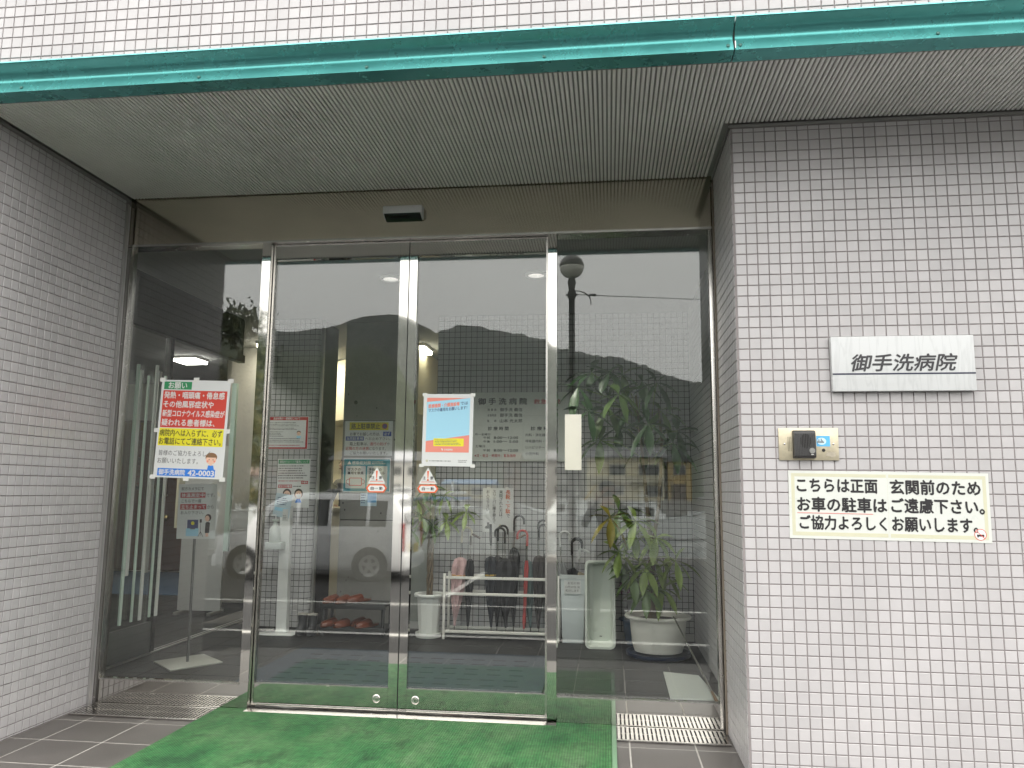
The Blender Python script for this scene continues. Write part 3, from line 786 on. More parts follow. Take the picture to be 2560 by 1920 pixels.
s = Sheet('mask_poster', 'framed salmon and blue poster about wearing masks taped to the right door leaf', 'poster', -1.634, 1.748, 0.288, 0.408, 0.684, rot=R(-0.6))
s.poly([(0.020, 0.022), (0.268, 0.022), (0.268, 0.330), (0.020, 0.330)], LBLU, 1, 'printed_panel')
s.poly([(0.020, 0.022), (0.268, 0.022), (0.020, 0.046)], SALM, 1.6, 'printed_panel')
s.poly([(0.020, 0.268), (0.268, 0.232), (0.268, 0.330), (0.020, 0.330)], SALM, 1.6, 'printed_panel')
def slant(body, u0, v0, u1, v1, k, mat, **kw):
    vs, fs, ax, bx_, ay, by = text_geo(body, kw.get('bold', 0.0), 0, 1.0)
    s.put_text(vs, fs, lambda x, y: (u0 + (x-ax)/(bx_-ax)*(u1-u0), v1 - (y-ay)/(by-ay)*(v1-v0) - k*(x-ax)/(bx_-ax)), mat, 2.2, kw.get('bold', 0.0))
slant('医療機関・介護施設等', 0.030, 0.060, 0.208, 0.082, 0.016, SALM, bold=0.04); slant('では', 0.214, 0.044, 0.256, 0.062, 0.003, NAVY, bold=0.01)
slant('マスクの着用をお願いします！', 0.030, 0.086, 0.252, 0.106, 0.020, NAVY, bold=0.012)
s.rect(0.064, 0.252, 0.238, 0.296, YEL, 2, 'printed_panel', r=0.005); s.smalltext(0.072, 0.257, 0.230, 0.291, 4, NAVY, 2.5, 4, 1.0)
s.poly([(0.110, 0.309), (0.117, 0.309), (0.1205, 0.316), (0.116, 0.322)], WHITE, 2.4, 'picture'); s.text('日本医師会', 0.128, 0.310, 0.176, 0.320, WHITE, 2.4, bold=0.02)
s.smalltext(0.044, 0.374, 0.180, 0.384, 1, GREYINK, 1.5, 8, 1.1); s.smalltext(0.208, 0.370, 0.266, 0.388, 2, GREYINK, 1.5, 9, 1.0); s.disc(0.030, 0.379, 0.007, LAMY, 1.5, 'picture', n=12)
for u, v in ((0.006, 0.004), (0.284, 0.004), (0.0, 0.405), (0.292, 0.404)): s.tape(u, v, 0.026, 0.018)
s.done()

def caution(x, z, label):
    s = Sheet('caution_sticker', label, 'sticker', x-0.061, z+0.075, 0.122, 0.150, 0.6838, thick=0.0004, paper=GLASS_IN, group='caution stickers on the door leaves', body='clear_film')
    tri = lambda k, c: [(0.061, 0.004+k*2.0), (0.113-k*1.5, 0.096-k), (0.009+k*1.5, 0.096-k)]
    s.poly(tri(0, 0), WHITE, 1); s.poly([(0.0, 0.122), (0.016, 0.100), (0.106, 0.100), (0.122, 0.122), (0.106, 0.146), (0.016, 0.146)], ORNG, 1)
    s.poly([(0.010, 0.123), (0.022, 0.107), (0.100, 0.107), (0.112, 0.123), (0.100, 0.139), (0.022, 0.139)], WHITE, 1.6)
    s.poly([(0.0555, 0.024), (0.0665, 0.024), (0.0632, 0.066), (0.0588, 0.066)], ORNG, 2, 'picture'); s.disc(0.061, 0.074, 0.0055, ORNG, 2, 'picture', n=14)
    s.text('注', 0.030, 0.054, 0.048, 0.072, BLACK, 2, bold=0.015); s.text('意', 0.074, 0.054, 0.092, 0.072, BLACK, 2, bold=0.015)
    s.rect(0.022, 0.084, 0.100, 0.087, ORNG, 2, 'picture'); s.rect(0.026, 0.079, 0.096, 0.0805, GREYINK, 2, 'picture')
    s.text('自', 0.028, 0.114, 0.045, 0.132, BLACK, 2.2, bold=0.02); s.text('動', 0.078, 0.114, 0.096, 0.132, BLACK, 2.2, bold=0.02); s.smalltext(0.049, 0.119, 0.075, 0.127, 1, GREYINK, 2.2, 3, 1.1)
    s.done()
caution(-1.893, 1.262, 'red and white triangular caution sticker on the left door leaf')
caution(-1.597, 1.262, 'red and white triangular caution sticker below the mask poster')

# ================================================================== inside: vestibule
YB = 3.10          # back wall of the vestibule
IFT = M('hall_floor_tile', (0.034, 0.034, 0.033), 0.45, var=(4, 0.2, 8), spec=0.15)
IFG = M('hall_floor_grout', (0.13, 0.125, 0.12), 0.9)
hf = tag(bx('floor_hall', IFG, None, -9.0, 0.74, -0.05, 0.25, 9.5, -0.002), 'dark grey tiled floor behind the glass', 'floor', kind='structure')
hfm = plate_mesh(FP-0.005, FP-0.005, 0.003, 0.0008, IFT)
for i in range(-4, 11):
    for j in range(0, 8):
        inst('tile', hfm, hf, (-3.0 + FP*(i+0.5), 0.745 + FP*(j+0.5), 0.0))
rest = MB()
for i in range(-19, -4):
    for j in range(0, 27):
        rest.box(-3.0 + FP*i + .003, 0.745 + FP*j + .003, -0.003, -3.0 + FP*(i+1) - .003, 0.745 + FP*(j+1) - .003, 0.0)
rest.build('tile_field', IFT, hf, fix=False, kind='stuff')
CEIL = M('ceiling_board', (0.27, 0.27, 0.26), 0.85, var=(3, 0.03))
PLAS = M('plaster_wall', (0.62, 0.60, 0.56), 0.8, var=(2, 0.04))
CREAM = M('cream_wall', (0.66, 0.61, 0.46), 0.7, var=(2, 0.03))
cm = MB()
for q in ((-9.0, 0.77, 0.25, 1.76), (-9.0, 1.88, 0.25, 9.5), (-9.0, 1.7601, -2.24, 1.8799), (-2.12, 1.7601, -1.16, 1.8799), (-1.04, 1.7601, 0.25, 1.8799)): cm.box(q[0], q[1], 2.76, q[2], q[3], 2.95)
ce = tag(cm.build('ceiling_hall', CEIL), 'plain ceiling of the vestibule and lobby', 'ceiling', kind='structure')
DLR = M('downlight_ring', (0.75, 0.75, 0.73), 0.4)
for (x, y), lab in (((-2.18, 1.82), 'round recessed ceiling light over the left door leaf'), ((-1.10, 1.82), 'round recessed ceiling light over the umbrella rack')):
    r = thing('ceiling_downlight', lab, 'ceiling light', (x, y, 2.76), 'round ceiling lights in the vestibule')
    MB().lathe([(0.085, 2.7595), (0.085, 2.752), (0.075, 2.748), (0.0615, 2.748), (0.0615, 2.7595)], x, y, 28, caps=False).build('trim_ring', DLR, r, smooth=True)
    MB().lathe([(0.0575, 2.7475), (0.0575, 2.815), (0.059, 2.815), (0.0605, 2.7475), (0.0575, 2.7475)], x, y, 24, caps=False).build('baffle', M('black_baffle', (0.003, 0.003, 0.003), 0.95, spec=0.0), r, smooth=True)  # added black sleeve that keeps the lamp's glow out of view
    MB().lathe([(0.0570, 2.8145), (0.0570, 2.8165)], x, y, 24).build('lamp', M('downlight_lamp', (0.9, 0.9, 0.88), 0.4, emit=((1.0, 0.95, 0.86), 1100.0)), r)  # emission added to brighten the vestibule; the fitting itself is real

# right side wall and tiled back wall
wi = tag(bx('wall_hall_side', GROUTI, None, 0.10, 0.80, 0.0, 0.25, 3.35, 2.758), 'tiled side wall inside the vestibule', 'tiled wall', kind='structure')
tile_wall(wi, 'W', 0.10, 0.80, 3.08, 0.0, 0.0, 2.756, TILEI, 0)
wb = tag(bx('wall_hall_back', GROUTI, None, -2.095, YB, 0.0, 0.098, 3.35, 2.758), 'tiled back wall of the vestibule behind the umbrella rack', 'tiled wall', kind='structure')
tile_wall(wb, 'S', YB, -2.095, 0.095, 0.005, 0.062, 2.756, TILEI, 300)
bx('skirting', M('skirting', (0.5, 0.5, 0.48), 0.5), wb, -2.095, YB-0.006, 0.0, 0.095, YB-0.0005, 0.060)
# tiled pillar with a rounded corner
tp = thing('tiled_pillar', 'grey tiled pillar with notices behind the left door leaf', 'pillar', (-3.45, YB, 0))
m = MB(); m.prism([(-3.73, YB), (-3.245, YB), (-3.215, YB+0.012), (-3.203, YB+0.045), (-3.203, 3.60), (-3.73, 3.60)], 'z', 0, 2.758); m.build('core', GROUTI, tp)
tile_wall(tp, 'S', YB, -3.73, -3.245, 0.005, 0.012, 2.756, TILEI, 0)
bull = MB()
for r_ in range(55):
    z = 0.012 + 0.05*r_
    bull.prism([(-3.2425, YB-0.0035), (-3.222, YB+0.002), (-3.203, YB+0.020), (-3.199, YB+0.045), (-3.205, YB+0.047), (-3.209, YB+0.024), (-3.226, YB+0.008), (-3.2425, YB+0.002)], 'z', z+.0025, z+.0475)
bull.build('corner_tiles', TILEI, tp, kind='stuff')
bx('edge_trim', ALU, tp, -3.2015, YB+0.05, 0, -3.180, YB+0.09, 2.757, bevel=0.002)
# fair-faced concrete column with two notices
YC = 3.30
cc = thing('concrete_column', 'bare concrete column with tie hole between the lit opening and the tiled wall', 'column', (-2.74, YC, 0))
CCM = M('fairfaced_concrete', (0.25, 0.245, 0.23), 0.75, var=(2.6, 0.2, 10), bump=(30, 0.2, 0.005))
for a, b_ in ((0.0, 0.93), (0.937, 1.83), (1.837, 2.757)): bx('shaft', CCM, cc, -3.020, YC, a, -2.455, YC+0.55, b_, bevel=0.003)
bx('formwork_joint', DARK, cc, -3.016, YC+0.004, 0.1, -2.459, YC+0.5, 2.7)
rng = random.Random(2)
m = MB(); m.lathe([(0.018, 0), (0.018, 0.001)], 0, 0, 14); m.v = [(-2.905+v[0], YC-v[2], 2.005+v[1]) for v in m.v]; m.build('tie_hole', DARK, cc)
for k in range(16):
    m = MB(); rr = rng.uniform(0.003, 0.007); m.lathe([(rr, 0), (rr, 0.0008)], 0, 0, 8); px, pz = rng.uniform(-3.0, -2.48), rng.uniform(0.25, 2.1)
    m.v = [(px+v[0], YC-v[2], pz+v[1]*rng.uniform(1, 2)) for v in m.v]; m.build('pore', DARK, cc)

# glazed screen between column and tiled wall, lit office behind
sg = thing('office_screen', 'narrow glazed screen beside the concrete column with the lit office behind', 'window', (-2.27, 3.3, 0))
bx('lower_panel', M('screen_panel', (0.30, 0.32, 0.29), 0.5), sg, -2.454, 3.31, 0.06, -2.097, 3.34, 0.95); bx('skirting', MATS['skirting'], sg, -2.454, 3.30, 0.0, -2.097, 3.345, 0.058)
bx('pane', GLASS_IN, sg, -2.454, 3.322, 0.951, -2.097, 3.328, 2.757)

# inner sliding doors on the left side: glass between slim metal uprights
sd_ = thing('inner_door', 'inner glass door with a row of slim bars for its bright glass edges behind the left glass panel', 'door', (-3.95, 1.4, 0))
MINT = M('glass_edge', (0.70, 0.84, 0.74), 0.25)
bx('lower_panel', M('door_kick', (0.16, 0.165, 0.155), 0.35, 0.6), sd_, -3.955, 0.80, 0.02, -3.925, 1.93, 0.235, bevel=0.002)
for y in (0.80, 1.345, 1.895): bx('upright', M('dark_alu_and_shade', (0.03, 0.03, 0.029), 0.4, 0.3), sd_, -3.965, y, 0.02, -3.915, y+0.045, 2.35, bevel=0.002)
BARW = M('bar_white', (0.78, 0.80, 0.76), 0.3)
for k, y in enumerate((0.93, 1.02, 1.12, 1.21, 1.29, 1.43, 1.50, 1.585, 1.66, 1.735, 1.80, 1.86)):
    mat = (MINT, BARW, MINT, BARW, ALU)[k % 5]
    bx('glass_edge_bar', mat, sd_, -3.912 + 0.012*(k % 3), y, 0.28 if k % 3 else 0.60, -3.898 + 0.012*(k % 3), y+(0.034, 0.018, 0.026)[k % 3], 2.10 - 0.03*(k % 4), bevel=0.003)  # pale colour stands in for bright reflections in the stacked glass edges
bx('pane', GLASS_IN, sd_, -3.944, 0.85, 0.2355, -3.936, 1.89, 2.349)
bx('head', MATS['dark_alu_and_shade'], sd_, -3.97, 0.80, 2.3505, -3.91, 3.10, 2.42)
bx('transom_panel', MATS['dark_alu_and_shade'], sd_, -3.955, 0.82, 2.4205, -3.925, 3.09, 2.755)  # near-black sheet added in place of the shade above the door
bx('floor_track', ALU, sd_, -3.985, 0.80, 0.0005, -3.925, 3.6, 0.012, bevel=0.002); bx('track_slot', DARK, sd_, -3.962, 0.80, 0.0122, -3.948, 3.6, 0.0128)
wz = bx('wall_lobby_front', PLAS, None, -9.0, 0.70, 0.0, -3.99, 0.80, 2.758); tag(wz, 'plaster wall closing the lobby towards the street', 'wall', kind='structure')

# ================================================================== lobby on the left
for nm, c, lab in (('wall_lobby_back', (-9.0, 9.3, 0, -2.0, 9.5, 2.758), 'far plaster wall of the lobby'), ('wall_lobby_end', (-9.2, 0.7, 0, -9.0, 9.5, 2.758), 'end wall of the lobby'), ('wall_office_right', (-2.09, 3.36, 0, -1.95, 9.3, 2.758), 'plain wall on the right of the lit office')):
    tag(bx(nm, CREAM if 'office' in nm else PLAS, None, *c), lab, 'wall', kind='structure')
lw = tag(bx('wall_office', CREAM, None, -4.75, 6.2, 0.0, -2.10, 6.3, 2.758), 'cream back wall of the lit office', 'wall', kind='structure')
tag(bx('wall_partition_added', PLAS, None, -4.75, 4.50, 0.0, -3.80, 4.60, 2.758), 'added grey wall hiding the bright office from the entrance', 'wall', kind='structure')  # wall put in so the lit office does not show bright here
lw2 = tag(bx('wall_partition', PLAS, None, -4.85, 4.6, 0.0, -4.755, 9.3, 2.758), 'grey partition between lobby and office', 'wall', kind='structure')
EM = M('light_diffuser', (0.9, 0.9, 0.88), 0.4, emit=((1.0, 0.97, 0.90), 26.0))
EMW = M('light_diffuser_warm', (0.9, 0.88, 0.8), 0.4, emit=((1.0, 0.93, 0.74), 24.0))
def ceil_light(x0, y0, x1, y1, z, mat, lab):
    r = thing('ceiling_light', lab, 'ceiling light', ((x0+x1)/2, (y0+y1)/2, z), 'fluorescent ceiling lights indoors')
    bx('housing', DLR, r, x0, y0, z-0.03, x1, y1, 2.7595)
    bx('diffuser', mat, r, x0+0.01, y0+0.01, z-0.062, x1-0.01, y1-0.01, z-0.0305, bevel=0.008)
ceil_light(-5.72, 4.92, -5.42, 5.22, 2.76, EM, 'bright fluorescent fitting on the lobby ceiling behind the left panel')
ceil_light(-4.75, 1.5, -4.45, 2.7, 2.76, EM, 'added unseen light brightening the lobby nearer the street')  # unseen fitting added only to brighten the interior
ceil_light(-2.72, 4.35, -2.52, 4.75, 2.76, EMW, 'bright fitting on the office ceiling beside the concrete column')
ceil_light(-4.3, 4.1, -3.9, 5.3, 2.76, EMW, 'warm fitting on the office ceiling behind the pillar')
# wooden cabinet with two long handles and a brass knob
WOOD = M('dark_wood', (0.115, 0.045, 0.022), 0.38, var=(3, 0.3, 9))
wc = thing('wood_door', 'dark brown wooden double door with two long pale handles in the lobby', 'door', (-7.0, 7.2, 0))
bx('leaf', WOOD, wc, -8.05, 7.2, 0.02, -7.092, 7.26, 2.2, bevel=0.004); bx('leaf', WOOD, wc, -7.088, 7.2, 0.02, -6.13, 7.26, 2.2, bevel=0.004)
for xx in (-7.02, -7.16): bx('handle', M('pale_metal', (0.70, 0.66, 0.52), 0.3, 0.8), wc, xx-0.015, 7.14, 1.08, xx+0.015, 7.17, 1.75, bevel=0.004); 
for zz in (1.1, 1.73):
    for xx in (-7.02, -7.16): bx('bracket', MATS['pale_metal'], wc, xx-0.012, 7.1705, zz-0.012, xx+0.012, 7.1995, zz+0.012)
m = MB(); m.lathe([(0.01, 0), (0.03, 0.02), (0.055, 0.035), (0.05, 0.07), (0.03, 0.085), (0, 0.09)], 0, 0, 20); m.v = [(-7.0+v[0], 7.2-v[2], 0.78+v[1]) for v in m.v]; m.build('knob', M('brass', (0.62, 0.50, 0.22), 0.25, 1.0), wc, smooth=True)
tag(bx('wall_beside_door', PLAS, None, -9.0, 7.262, 0.0, -4.86, 7.36, 2.758), 'plaster wall round the wooden lobby door', 'wall', kind='structure')
cp = thing('carpet', 'blue carpet runner on the lobby floor', 'carpet', (-6.6, 5.9, 0)); bx('pile', M('blue_carpet', (0.10, 0.17, 0.27), 0.95, var=(30, 0.2), bump=(300, .5, .004)), cp, -7.8, 4.9, 0.0005, -5.2, 7.1, 0.009, bevel=0.003)
# white board on casters with thermometer camera
pn = thing('room_divider', 'tall pale panel standing in the lobby doorway behind the notice stand', 'partition panel', (-4.55, 3.75, 0))
bx('board', M('panel_white', (0.50, 0.51, 0.49), 0.5, var=(2, .04)), pn, -4.77, 3.72, 0.03, -4.33, 3.75, 1.62, bevel=0.004)
for xx in (-4.74, -4.40): bx('foot', ALU, pn, xx, 3.60, 0.0005, xx+0.04, 3.87, 0.0295, bevel=0.004)
bx('cord_strip', M('mint_plastic', (0.52, 0.68, 0.60), 0.4), pn, -4.325, 3.70, 0.60, -4.275, 3.74, 2.25, bevel=0.003)
bx('side_board', M('cream_plastic', (0.62, 0.58, 0.42), 0.5), pn, -4.80, 3.62, 0.82, -4.772, 3.74, 1.30, bevel=0.003)

# office: wall cupboards, papers, counter
cu = thing('wall_cupboard', 'cream wall cupboard in the lit office seen past the pillar', 'cupboard', (-3.5, 5.0, 2.1))
m = MB(); m.prism([(-3.02, 4.55), (-2.60, 3.95), (-2.60, 6.19), (-4.3, 6.19), (-4.3, 5.6), (-3.9, 5.4)], 'z', 2.02, 2.74); m.build('cabinet', CREAM, cu, bevel=0.004)
co = thing('office_counter', 'cream office counter with papers behind the pillar', 'counter', (-3.4, 4.4, 0))
bx('top', M('counter_top', (0.55, 0.50, 0.38), 0.4), co, -3.78, 4.30, 0.98, -3.03, 4.75, 1.02, bevel=0.004); bx('front', CREAM, co, -3.78, 4.36, 0.0, -3.03, 4.70, 0.9795)
s = Sheet('wall_calendar', 'white table of print pinned on the office wall', 'notice', -4.72, 1.66, 0.48, 0.85, 6.196); s.smalltext(0.03, 0.06, 0.45, 0.8, 16, GREYINK, 1.5, 21); s.done()
bx('monitor_body', M('screen_plastic', (0.02, 0.02, 0.02), 0.3), thing('desk_phone', 'black desk telephone on the office counter', 'telephone', (-3.65, 4.5, 1.02)), -3.74, 4.45, 1.0205, -3.56, 4.62, 1.09, bevel=0.01)

# ================================================================== notices indoors
SILV = M('board_grey', (0.62, 0.65, 0.60), 0.35, var=(3, 0.04))
s = Sheet('hospital_board', 'grey information board with the hospital name and hours on the tiled wall', 'sign board', -1.957, 2.062, 1.05, 0.602, YB-0.020, thick=0.015, paper=SILV, body='board', bevel=0.002)
bi = M('board_ink', (0.02, 0.02, 0.025), 0.4); br = M('board_red', (0.36, 0.03, 0.035), 0.4)
s.text('御 手 洗 病 院', 0.235, 0.050, 0.665, 0.108, bi, 2, bold=0.034); s.text('救急病院', 0.725, 0.062, 0.955, 0.104, br, 2, bold=0.03)
for k, (a, b_) in enumerate((('理 事 長', '御手洗 義信'), ('名誉院長', '御手洗 義信'), ('医　　師', '山本 光太郎'))):
    s.text(a, 0.318, 0.142+k*0.049, 0.398, 0.164+k*0.049, bi, 2, bold=0.01); s.text(b_, 0.428, 0.136+k*0.049, 0.625, 0.168+k*0.049, bi, 2, bold=0.014)
s.text('診 療 時 間', 0.325, 0.300, 0.505, 0.334, bi, 2, bold=0.018); s.text('診 療 科 目', 0.700, 0.300, 0.900, 0.334, bi, 2, bold=0.018)
s.text('月～金曜日', 0.210, 0.358, 0.345, 0.378, bi, 2, bold=0.01)
for k, (a, b_) in enumerate((('午前', '8:00～12:00'), ('午後', '1:00～ 5:00'))):
    s.text(a, 0.285, 0.386+k*0.034, 0.345, 0.408+k*0.034, bi, 2, bold=0.014); s.text(b_, 0.378, 0.386+k*0.034, 0.590, 0.408+k*0.034, bi, 2, bold=0.02)
s.text('土曜日', 0.215, 0.460, 0.300, 0.482, bi, 2, bold=0.01); s.text('午前', 0.285, 0.496, 0.345, 0.518, bi, 2, bold=0.014); s.text('8:00～12:00', 0.378, 0.496, 0.590, 0.518, bi, 2, bold=0.02)
s.text('※日・祝日・時間外：緊急随時', 0.210, 0.540, 0.570, 0.566, br, 2, bold=0.016)
for k, a in enumerate(('内科・消化器内科', '呼吸器内科・整形外科', 'リハビリテーション科', '小児外科')): s.text(a, 0.655, 0.360+k*0.054, 0.655+0.0285*len(a), 0.386+k*0.054, bi, 2, bold=0.01)
for q in ((0.19, 0.286, 1.03, 0.2868), (0.632, 0.29, 0.6328, 0.59), (0.632, 0.205, 0.96, 0.2058)): s.rect(*q, M('board_line', (0.26, 0.27, 0.25), 0.5), 1, 'printed_line')
s.done()
s = Sheet('slipper_notice', 'white paper with vertical red and black writing on the tiled wall over the umbrellas', 'notice', -1.672, 1.230, 0.267, 0.372, YB-0.0065)
def vert(body, u0, u1, v0, v1, mat, bold=0.012): s.text('\n'.join(body), u0, v0, u1, v1, mat, 2, bold=bold, leading=0.95)
vert('長靴・下駄', 0.200, 0.240, 0.018, 0.215, M('ink_orange', (0.60, 0.14, 0.05), 0.5), 0.02); vert('で', 0.208, 0.236, 0.222, 0.250, BLACK)
vert('来院された方は', 0.143, 0.175, 0.018, 0.240, BLACK); vert('スリッパに履き替えて', 0.086, 0.116, 0.018, 0.300, BLACK); vert('お入り下さい', 0.030, 0.060, 0.018, 0.195, BLACK)
s.disc(0.062, 0.205, 0.004, BLACK, 2, 'lettering', n=8); s.disc(0.165, 0.252, 0.003, BLACK, 2, 'lettering', n=8)
s.poly([(0.020, 0.335), (0.030, 0.322), (0.040, 0.320), (0.040, 0.292), (0.060, 0.292), (0.060, 0.345), (0.026, 0.345)], GREYINK, 2, 'picture'); s.disc(0.155, 0.325, 0.014, LAMY, 2, 'picture', n=14, ry=0.018)
s.tape(0.05, 0.002, 0.03, 0.02); s.tape(0.21, 0.002, 0.03, 0.02); s.done()

PAPI = M('paper_grey_light', (0.66, 0.68, 0.67), 0.5)
s = Sheet('red_bordered_notice', 'white notice with a dark red border on the tiled pillar', 'notice', -3.672, 1.856, 0.402, 0.296, YB-0.0065, paper=PAPI)
s.rect(0.004, 0.004, 0.398, 0.034, DRED); s.rect(0.380, 0.034, 0.398, 0.292, DRED); s.rect(0.004, 0.278, 0.380, 0.292, DRED)
s.text('面会制限の一部緩和について', 0.070, 0.008, 0.320, 0.029, PAPI, 2, bold=0.01)
s.smalltext(0.022, 0.048, 0.366, 0.092, 3, GREYINK, 2, 31, 1.0); s.smalltext(0.022, 0.100, 0.345, 0.124, 2, BLACK, 2, 32, 1.0); s.smalltext(0.022, 0.132, 0.20, 0.186, 4, GREYINK, 2, 33); s.smalltext(0.022, 0.192, 0.366, 0.238, 3, GREYINK, 2, 34, 1.0); s.smalltext(0.022, 0.252, 0.366, 0.268, 1, DRED, 2, 35, 1.0)
s.disc(0.315, 0.155, 0.018, SKINP, 2, 'picture', n=14); s.disc(0.315, 0.143, 0.019, HAIRP, 1.8, 'picture', n=14, ry=0.013); s.rect(0.296, 0.176, 0.336, 0.196, LBLU, 2, 'picture'); s.done()
s = Sheet('green_headed_notice', 'white notice with a green heading and two masked faces on the tiled pillar', 'notice', -3.540, 1.474, 0.305, 0.432, YB-0.0065, paper=PAPI, rot=R(0.5))
s.rect(0.008, 0.008, 0.297, 0.042, GRN); s.text('病院内でのマスク着用について', 0.018, 0.013, 0.287, 0.037, PAPI, 2, bold=0.012)
s.smalltext(0.010, 0.052, 0.290, 0.180, 6, GREYINK, 2, 41, 1.0); s.smalltext(0.010, 0.186, 0.280, 0.206, 1, DRED, 2, 42, 1.0)
s.rect(0.012, 0.228, 0.142, 0.258, DRED); s.text('マスクの着用', 0.018, 0.232, 0.136, 0.254, PAPI, 2, bold=0.016); s.rect(0.226, 0.196, 0.290, 0.224, DRED); s.text('不織布', 0.230, 0.200, 0.286, 0.220, PAPI, 2, bold=0.01); s.smalltext(0.150, 0.234, 0.250, 0.254, 1, BLACK, 2, 43, 1.0)
for u, col in ((0.098, RED), (0.206, BLU)):
    s.disc(u, 0.308, 0.040, HAIRP, 1.4, 'picture', n=18, ry=0.044); s.disc(u, 0.318, 0.031, SKINP, 1.8, 'picture', n=18, ry=0.036)
    s.poly([(u-0.024, 0.316), (u+0.024, 0.316), (u+0.020, 0.342), (u, 0.350), (u-0.020, 0.342)], PAPI, 2.2, 'picture'); s.poly([(u-0.030, 0.388), (u-0.016, 0.352), (u+0.016, 0.352), (u+0.030, 0.388)], col, 1.2, 'picture')
    for d in (-0.011, 0.011): s.disc(u+d, 0.308, 0.003, BLACK, 2.4, 'picture', n=8)
s.done()
s = Sheet('parking_ban_notice', 'white notice with yellow heading against street parking on the concrete column', 'notice', -2.998, 1.832, 0.452, 0.318, YC-0.0045, paper=PAPI)
s.rect(0.042, 0.012, 0.412, 0.084, M('ink_mustard', (0.62, 0.54, 0.03), 0.5)); s.text('路上駐車禁止', 0.060, 0.022, 0.330, 0.074, BLACK, 2, bold=0.016); s.disc(0.376, 0.048, 0.026, DRED, 2); s.disc(0.376, 0.048, 0.020, M('ink_violet', (0.08, 0.05, 0.20), 0.5), 2.4)
s.text('お車でお越しの方は、', 0.050, 0.104, 0.335, 0.136, BLACK, 2, bold=0.01); DBLU = M('ink_dark_blue', (0.03, 0.06, 0.30), 0.5)
s.rect(0.362, 0.098, 0.440, 0.140, DBLU); s.text('必ず', 0.374, 0.104, 0.428, 0.134, PAPI, 2, bold=0.01); s.rect(0.010, 0.142, 0.182, 0.180, DBLU); s.text('当院駐車場', 0.018, 0.147, 0.174, 0.175, PAPI, 2, bold=0.01); s.text('へお止め下さい。', 0.196, 0.148, 0.430, 0.176, BLACK, 2)
s.text('路上駐車は、', 0.050, 0.194, 0.225, 0.226, BLACK, 2, bold=0.008); s.text('通行の妨げ', 0.240, 0.194, 0.398, 0.226, DRED, 2, bold=0.01); s.text('や', 0.402, 0.198, 0.426, 0.224, BLACK, 2)
s.text('近隣の方の迷惑', 0.012, 0.236, 0.232, 0.268, DRED, 2, bold=0.01); s.text('になります。', 0.236, 0.238, 0.392, 0.268, BLACK, 2); s.text('ご協力お願いいたします。', 0.056, 0.278, 0.408, 0.308, BLACK, 2); s.done()
s = Sheet('infection_notice', 'teal bordered infection control notice with a mask drawing on the concrete column', 'notice', -3.000, 1.494, 0.445, 0.312, YC-0.0045, paper=PAPI)
s.rect(0.006, 0.012, 0.438, 0.302, TEAL); s.rect(0.024, 0.074, 0.212, 0.276, PAPI, 1.6, 'printed_panel', r=0.010); s.rect(0.226, 0.074, 0.414, 0.276, PAPI, 1.6, 'printed_panel', r=0.010)
s.poly([(0.056, 0.026), (0.074, 0.058), (0.038, 0.058)], PAPI, 2); s.text('感染症対策', 0.082, 0.028, 0.258, 0.060, PAPI, 2, bold=0.02); s.smalltext(0.270, 0.028, 0.400, 0.060, 2, PAPI, 2, 51, 1.0)
s.text('マスクの', 0.042, 0.092, 0.165, 0.118, BLACK, 2.2, bold=0.03); s.text('着用を徹底', 0.042, 0.124, 0.192, 0.150, BLACK, 2.2, bold=0.03); s.text('手指等の', 0.242, 0.092, 0.360, 0.118, BLACK, 2.2, bold=0.03); s.text('アルコール', 0.242, 0.124, 0.392, 0.150, BLACK, 2.2, bold=0.03); s.text('消毒', 0.242, 0.158, 0.302, 0.184, BLACK, 2.2, bold=0.03)
s.rect(0.060, 0.180, 0.180, 0.252, RED, 2, 'picture', r=0.008); s.rect(0.066, 0.186, 0.174, 0.246, PAPI, 2.5, 'picture', r=0.006); s.ring(0.054, 0.216, 0.024, 0.005, DRED, 2.0, 'picture'); s.ring(0.188, 0.216, 0.020, 0.004, DRED, 1.8, 'picture'); s.done()
s = Sheet('blue_card', 'small pale blue card below the infection notice on the concrete column', 'card', -2.828, 1.178, 0.152, 0.118, YC-0.0045, paper=M('card_blue', (0.46, 0.60, 0.68), 0.4)); s.rect(0.066, 0.004, 0.148, 0.086, M('card_blue_dark', (0.12, 0.34, 0.62), 0.4)); s.smalltext(0.008, 0.010, 0.060, 0.10, 4, NAVY, 2, 61); s.done()

# ================================================================== things standing in the vestibule
# blue entrance mat indoors with recessed blocks
im = thing('indoor_mat', 'dark blue indoor door mat with rows of small slots', 'mat', (-1.95, 1.7, 0))
BM_ = M('blue_mat', (0.035, 0.047, 0.062), 0.8, var=(12, 0.2), bump=(260, 0.5, 0.004))
m = MB(); m.prism([(-2.93, 1.02), (-1.00, 1.02), (-1.00, 2.30), (-2.93, 2.30)], 'z', 0.001, 0.010); m.build('pile', BM_, im, bevel=0.002)
sl_me = bpy.data.meshes.new('slot'); q = MB().box(-0.045, -0.010, 0, 0.045, 0.010, 0.0008); sl_me.from_pydata(q.v, [], q.f); sl_me.materials.append(M('mat_slot', (0.016, 0.02, 0.028), 0.9))
for i in range(11):
    for j in range(7): inst('slot', sl_me, im, (-2.72 + 0.15*i + 0.02*(j % 2), 1.20 + 0.145*j, 0.0102))

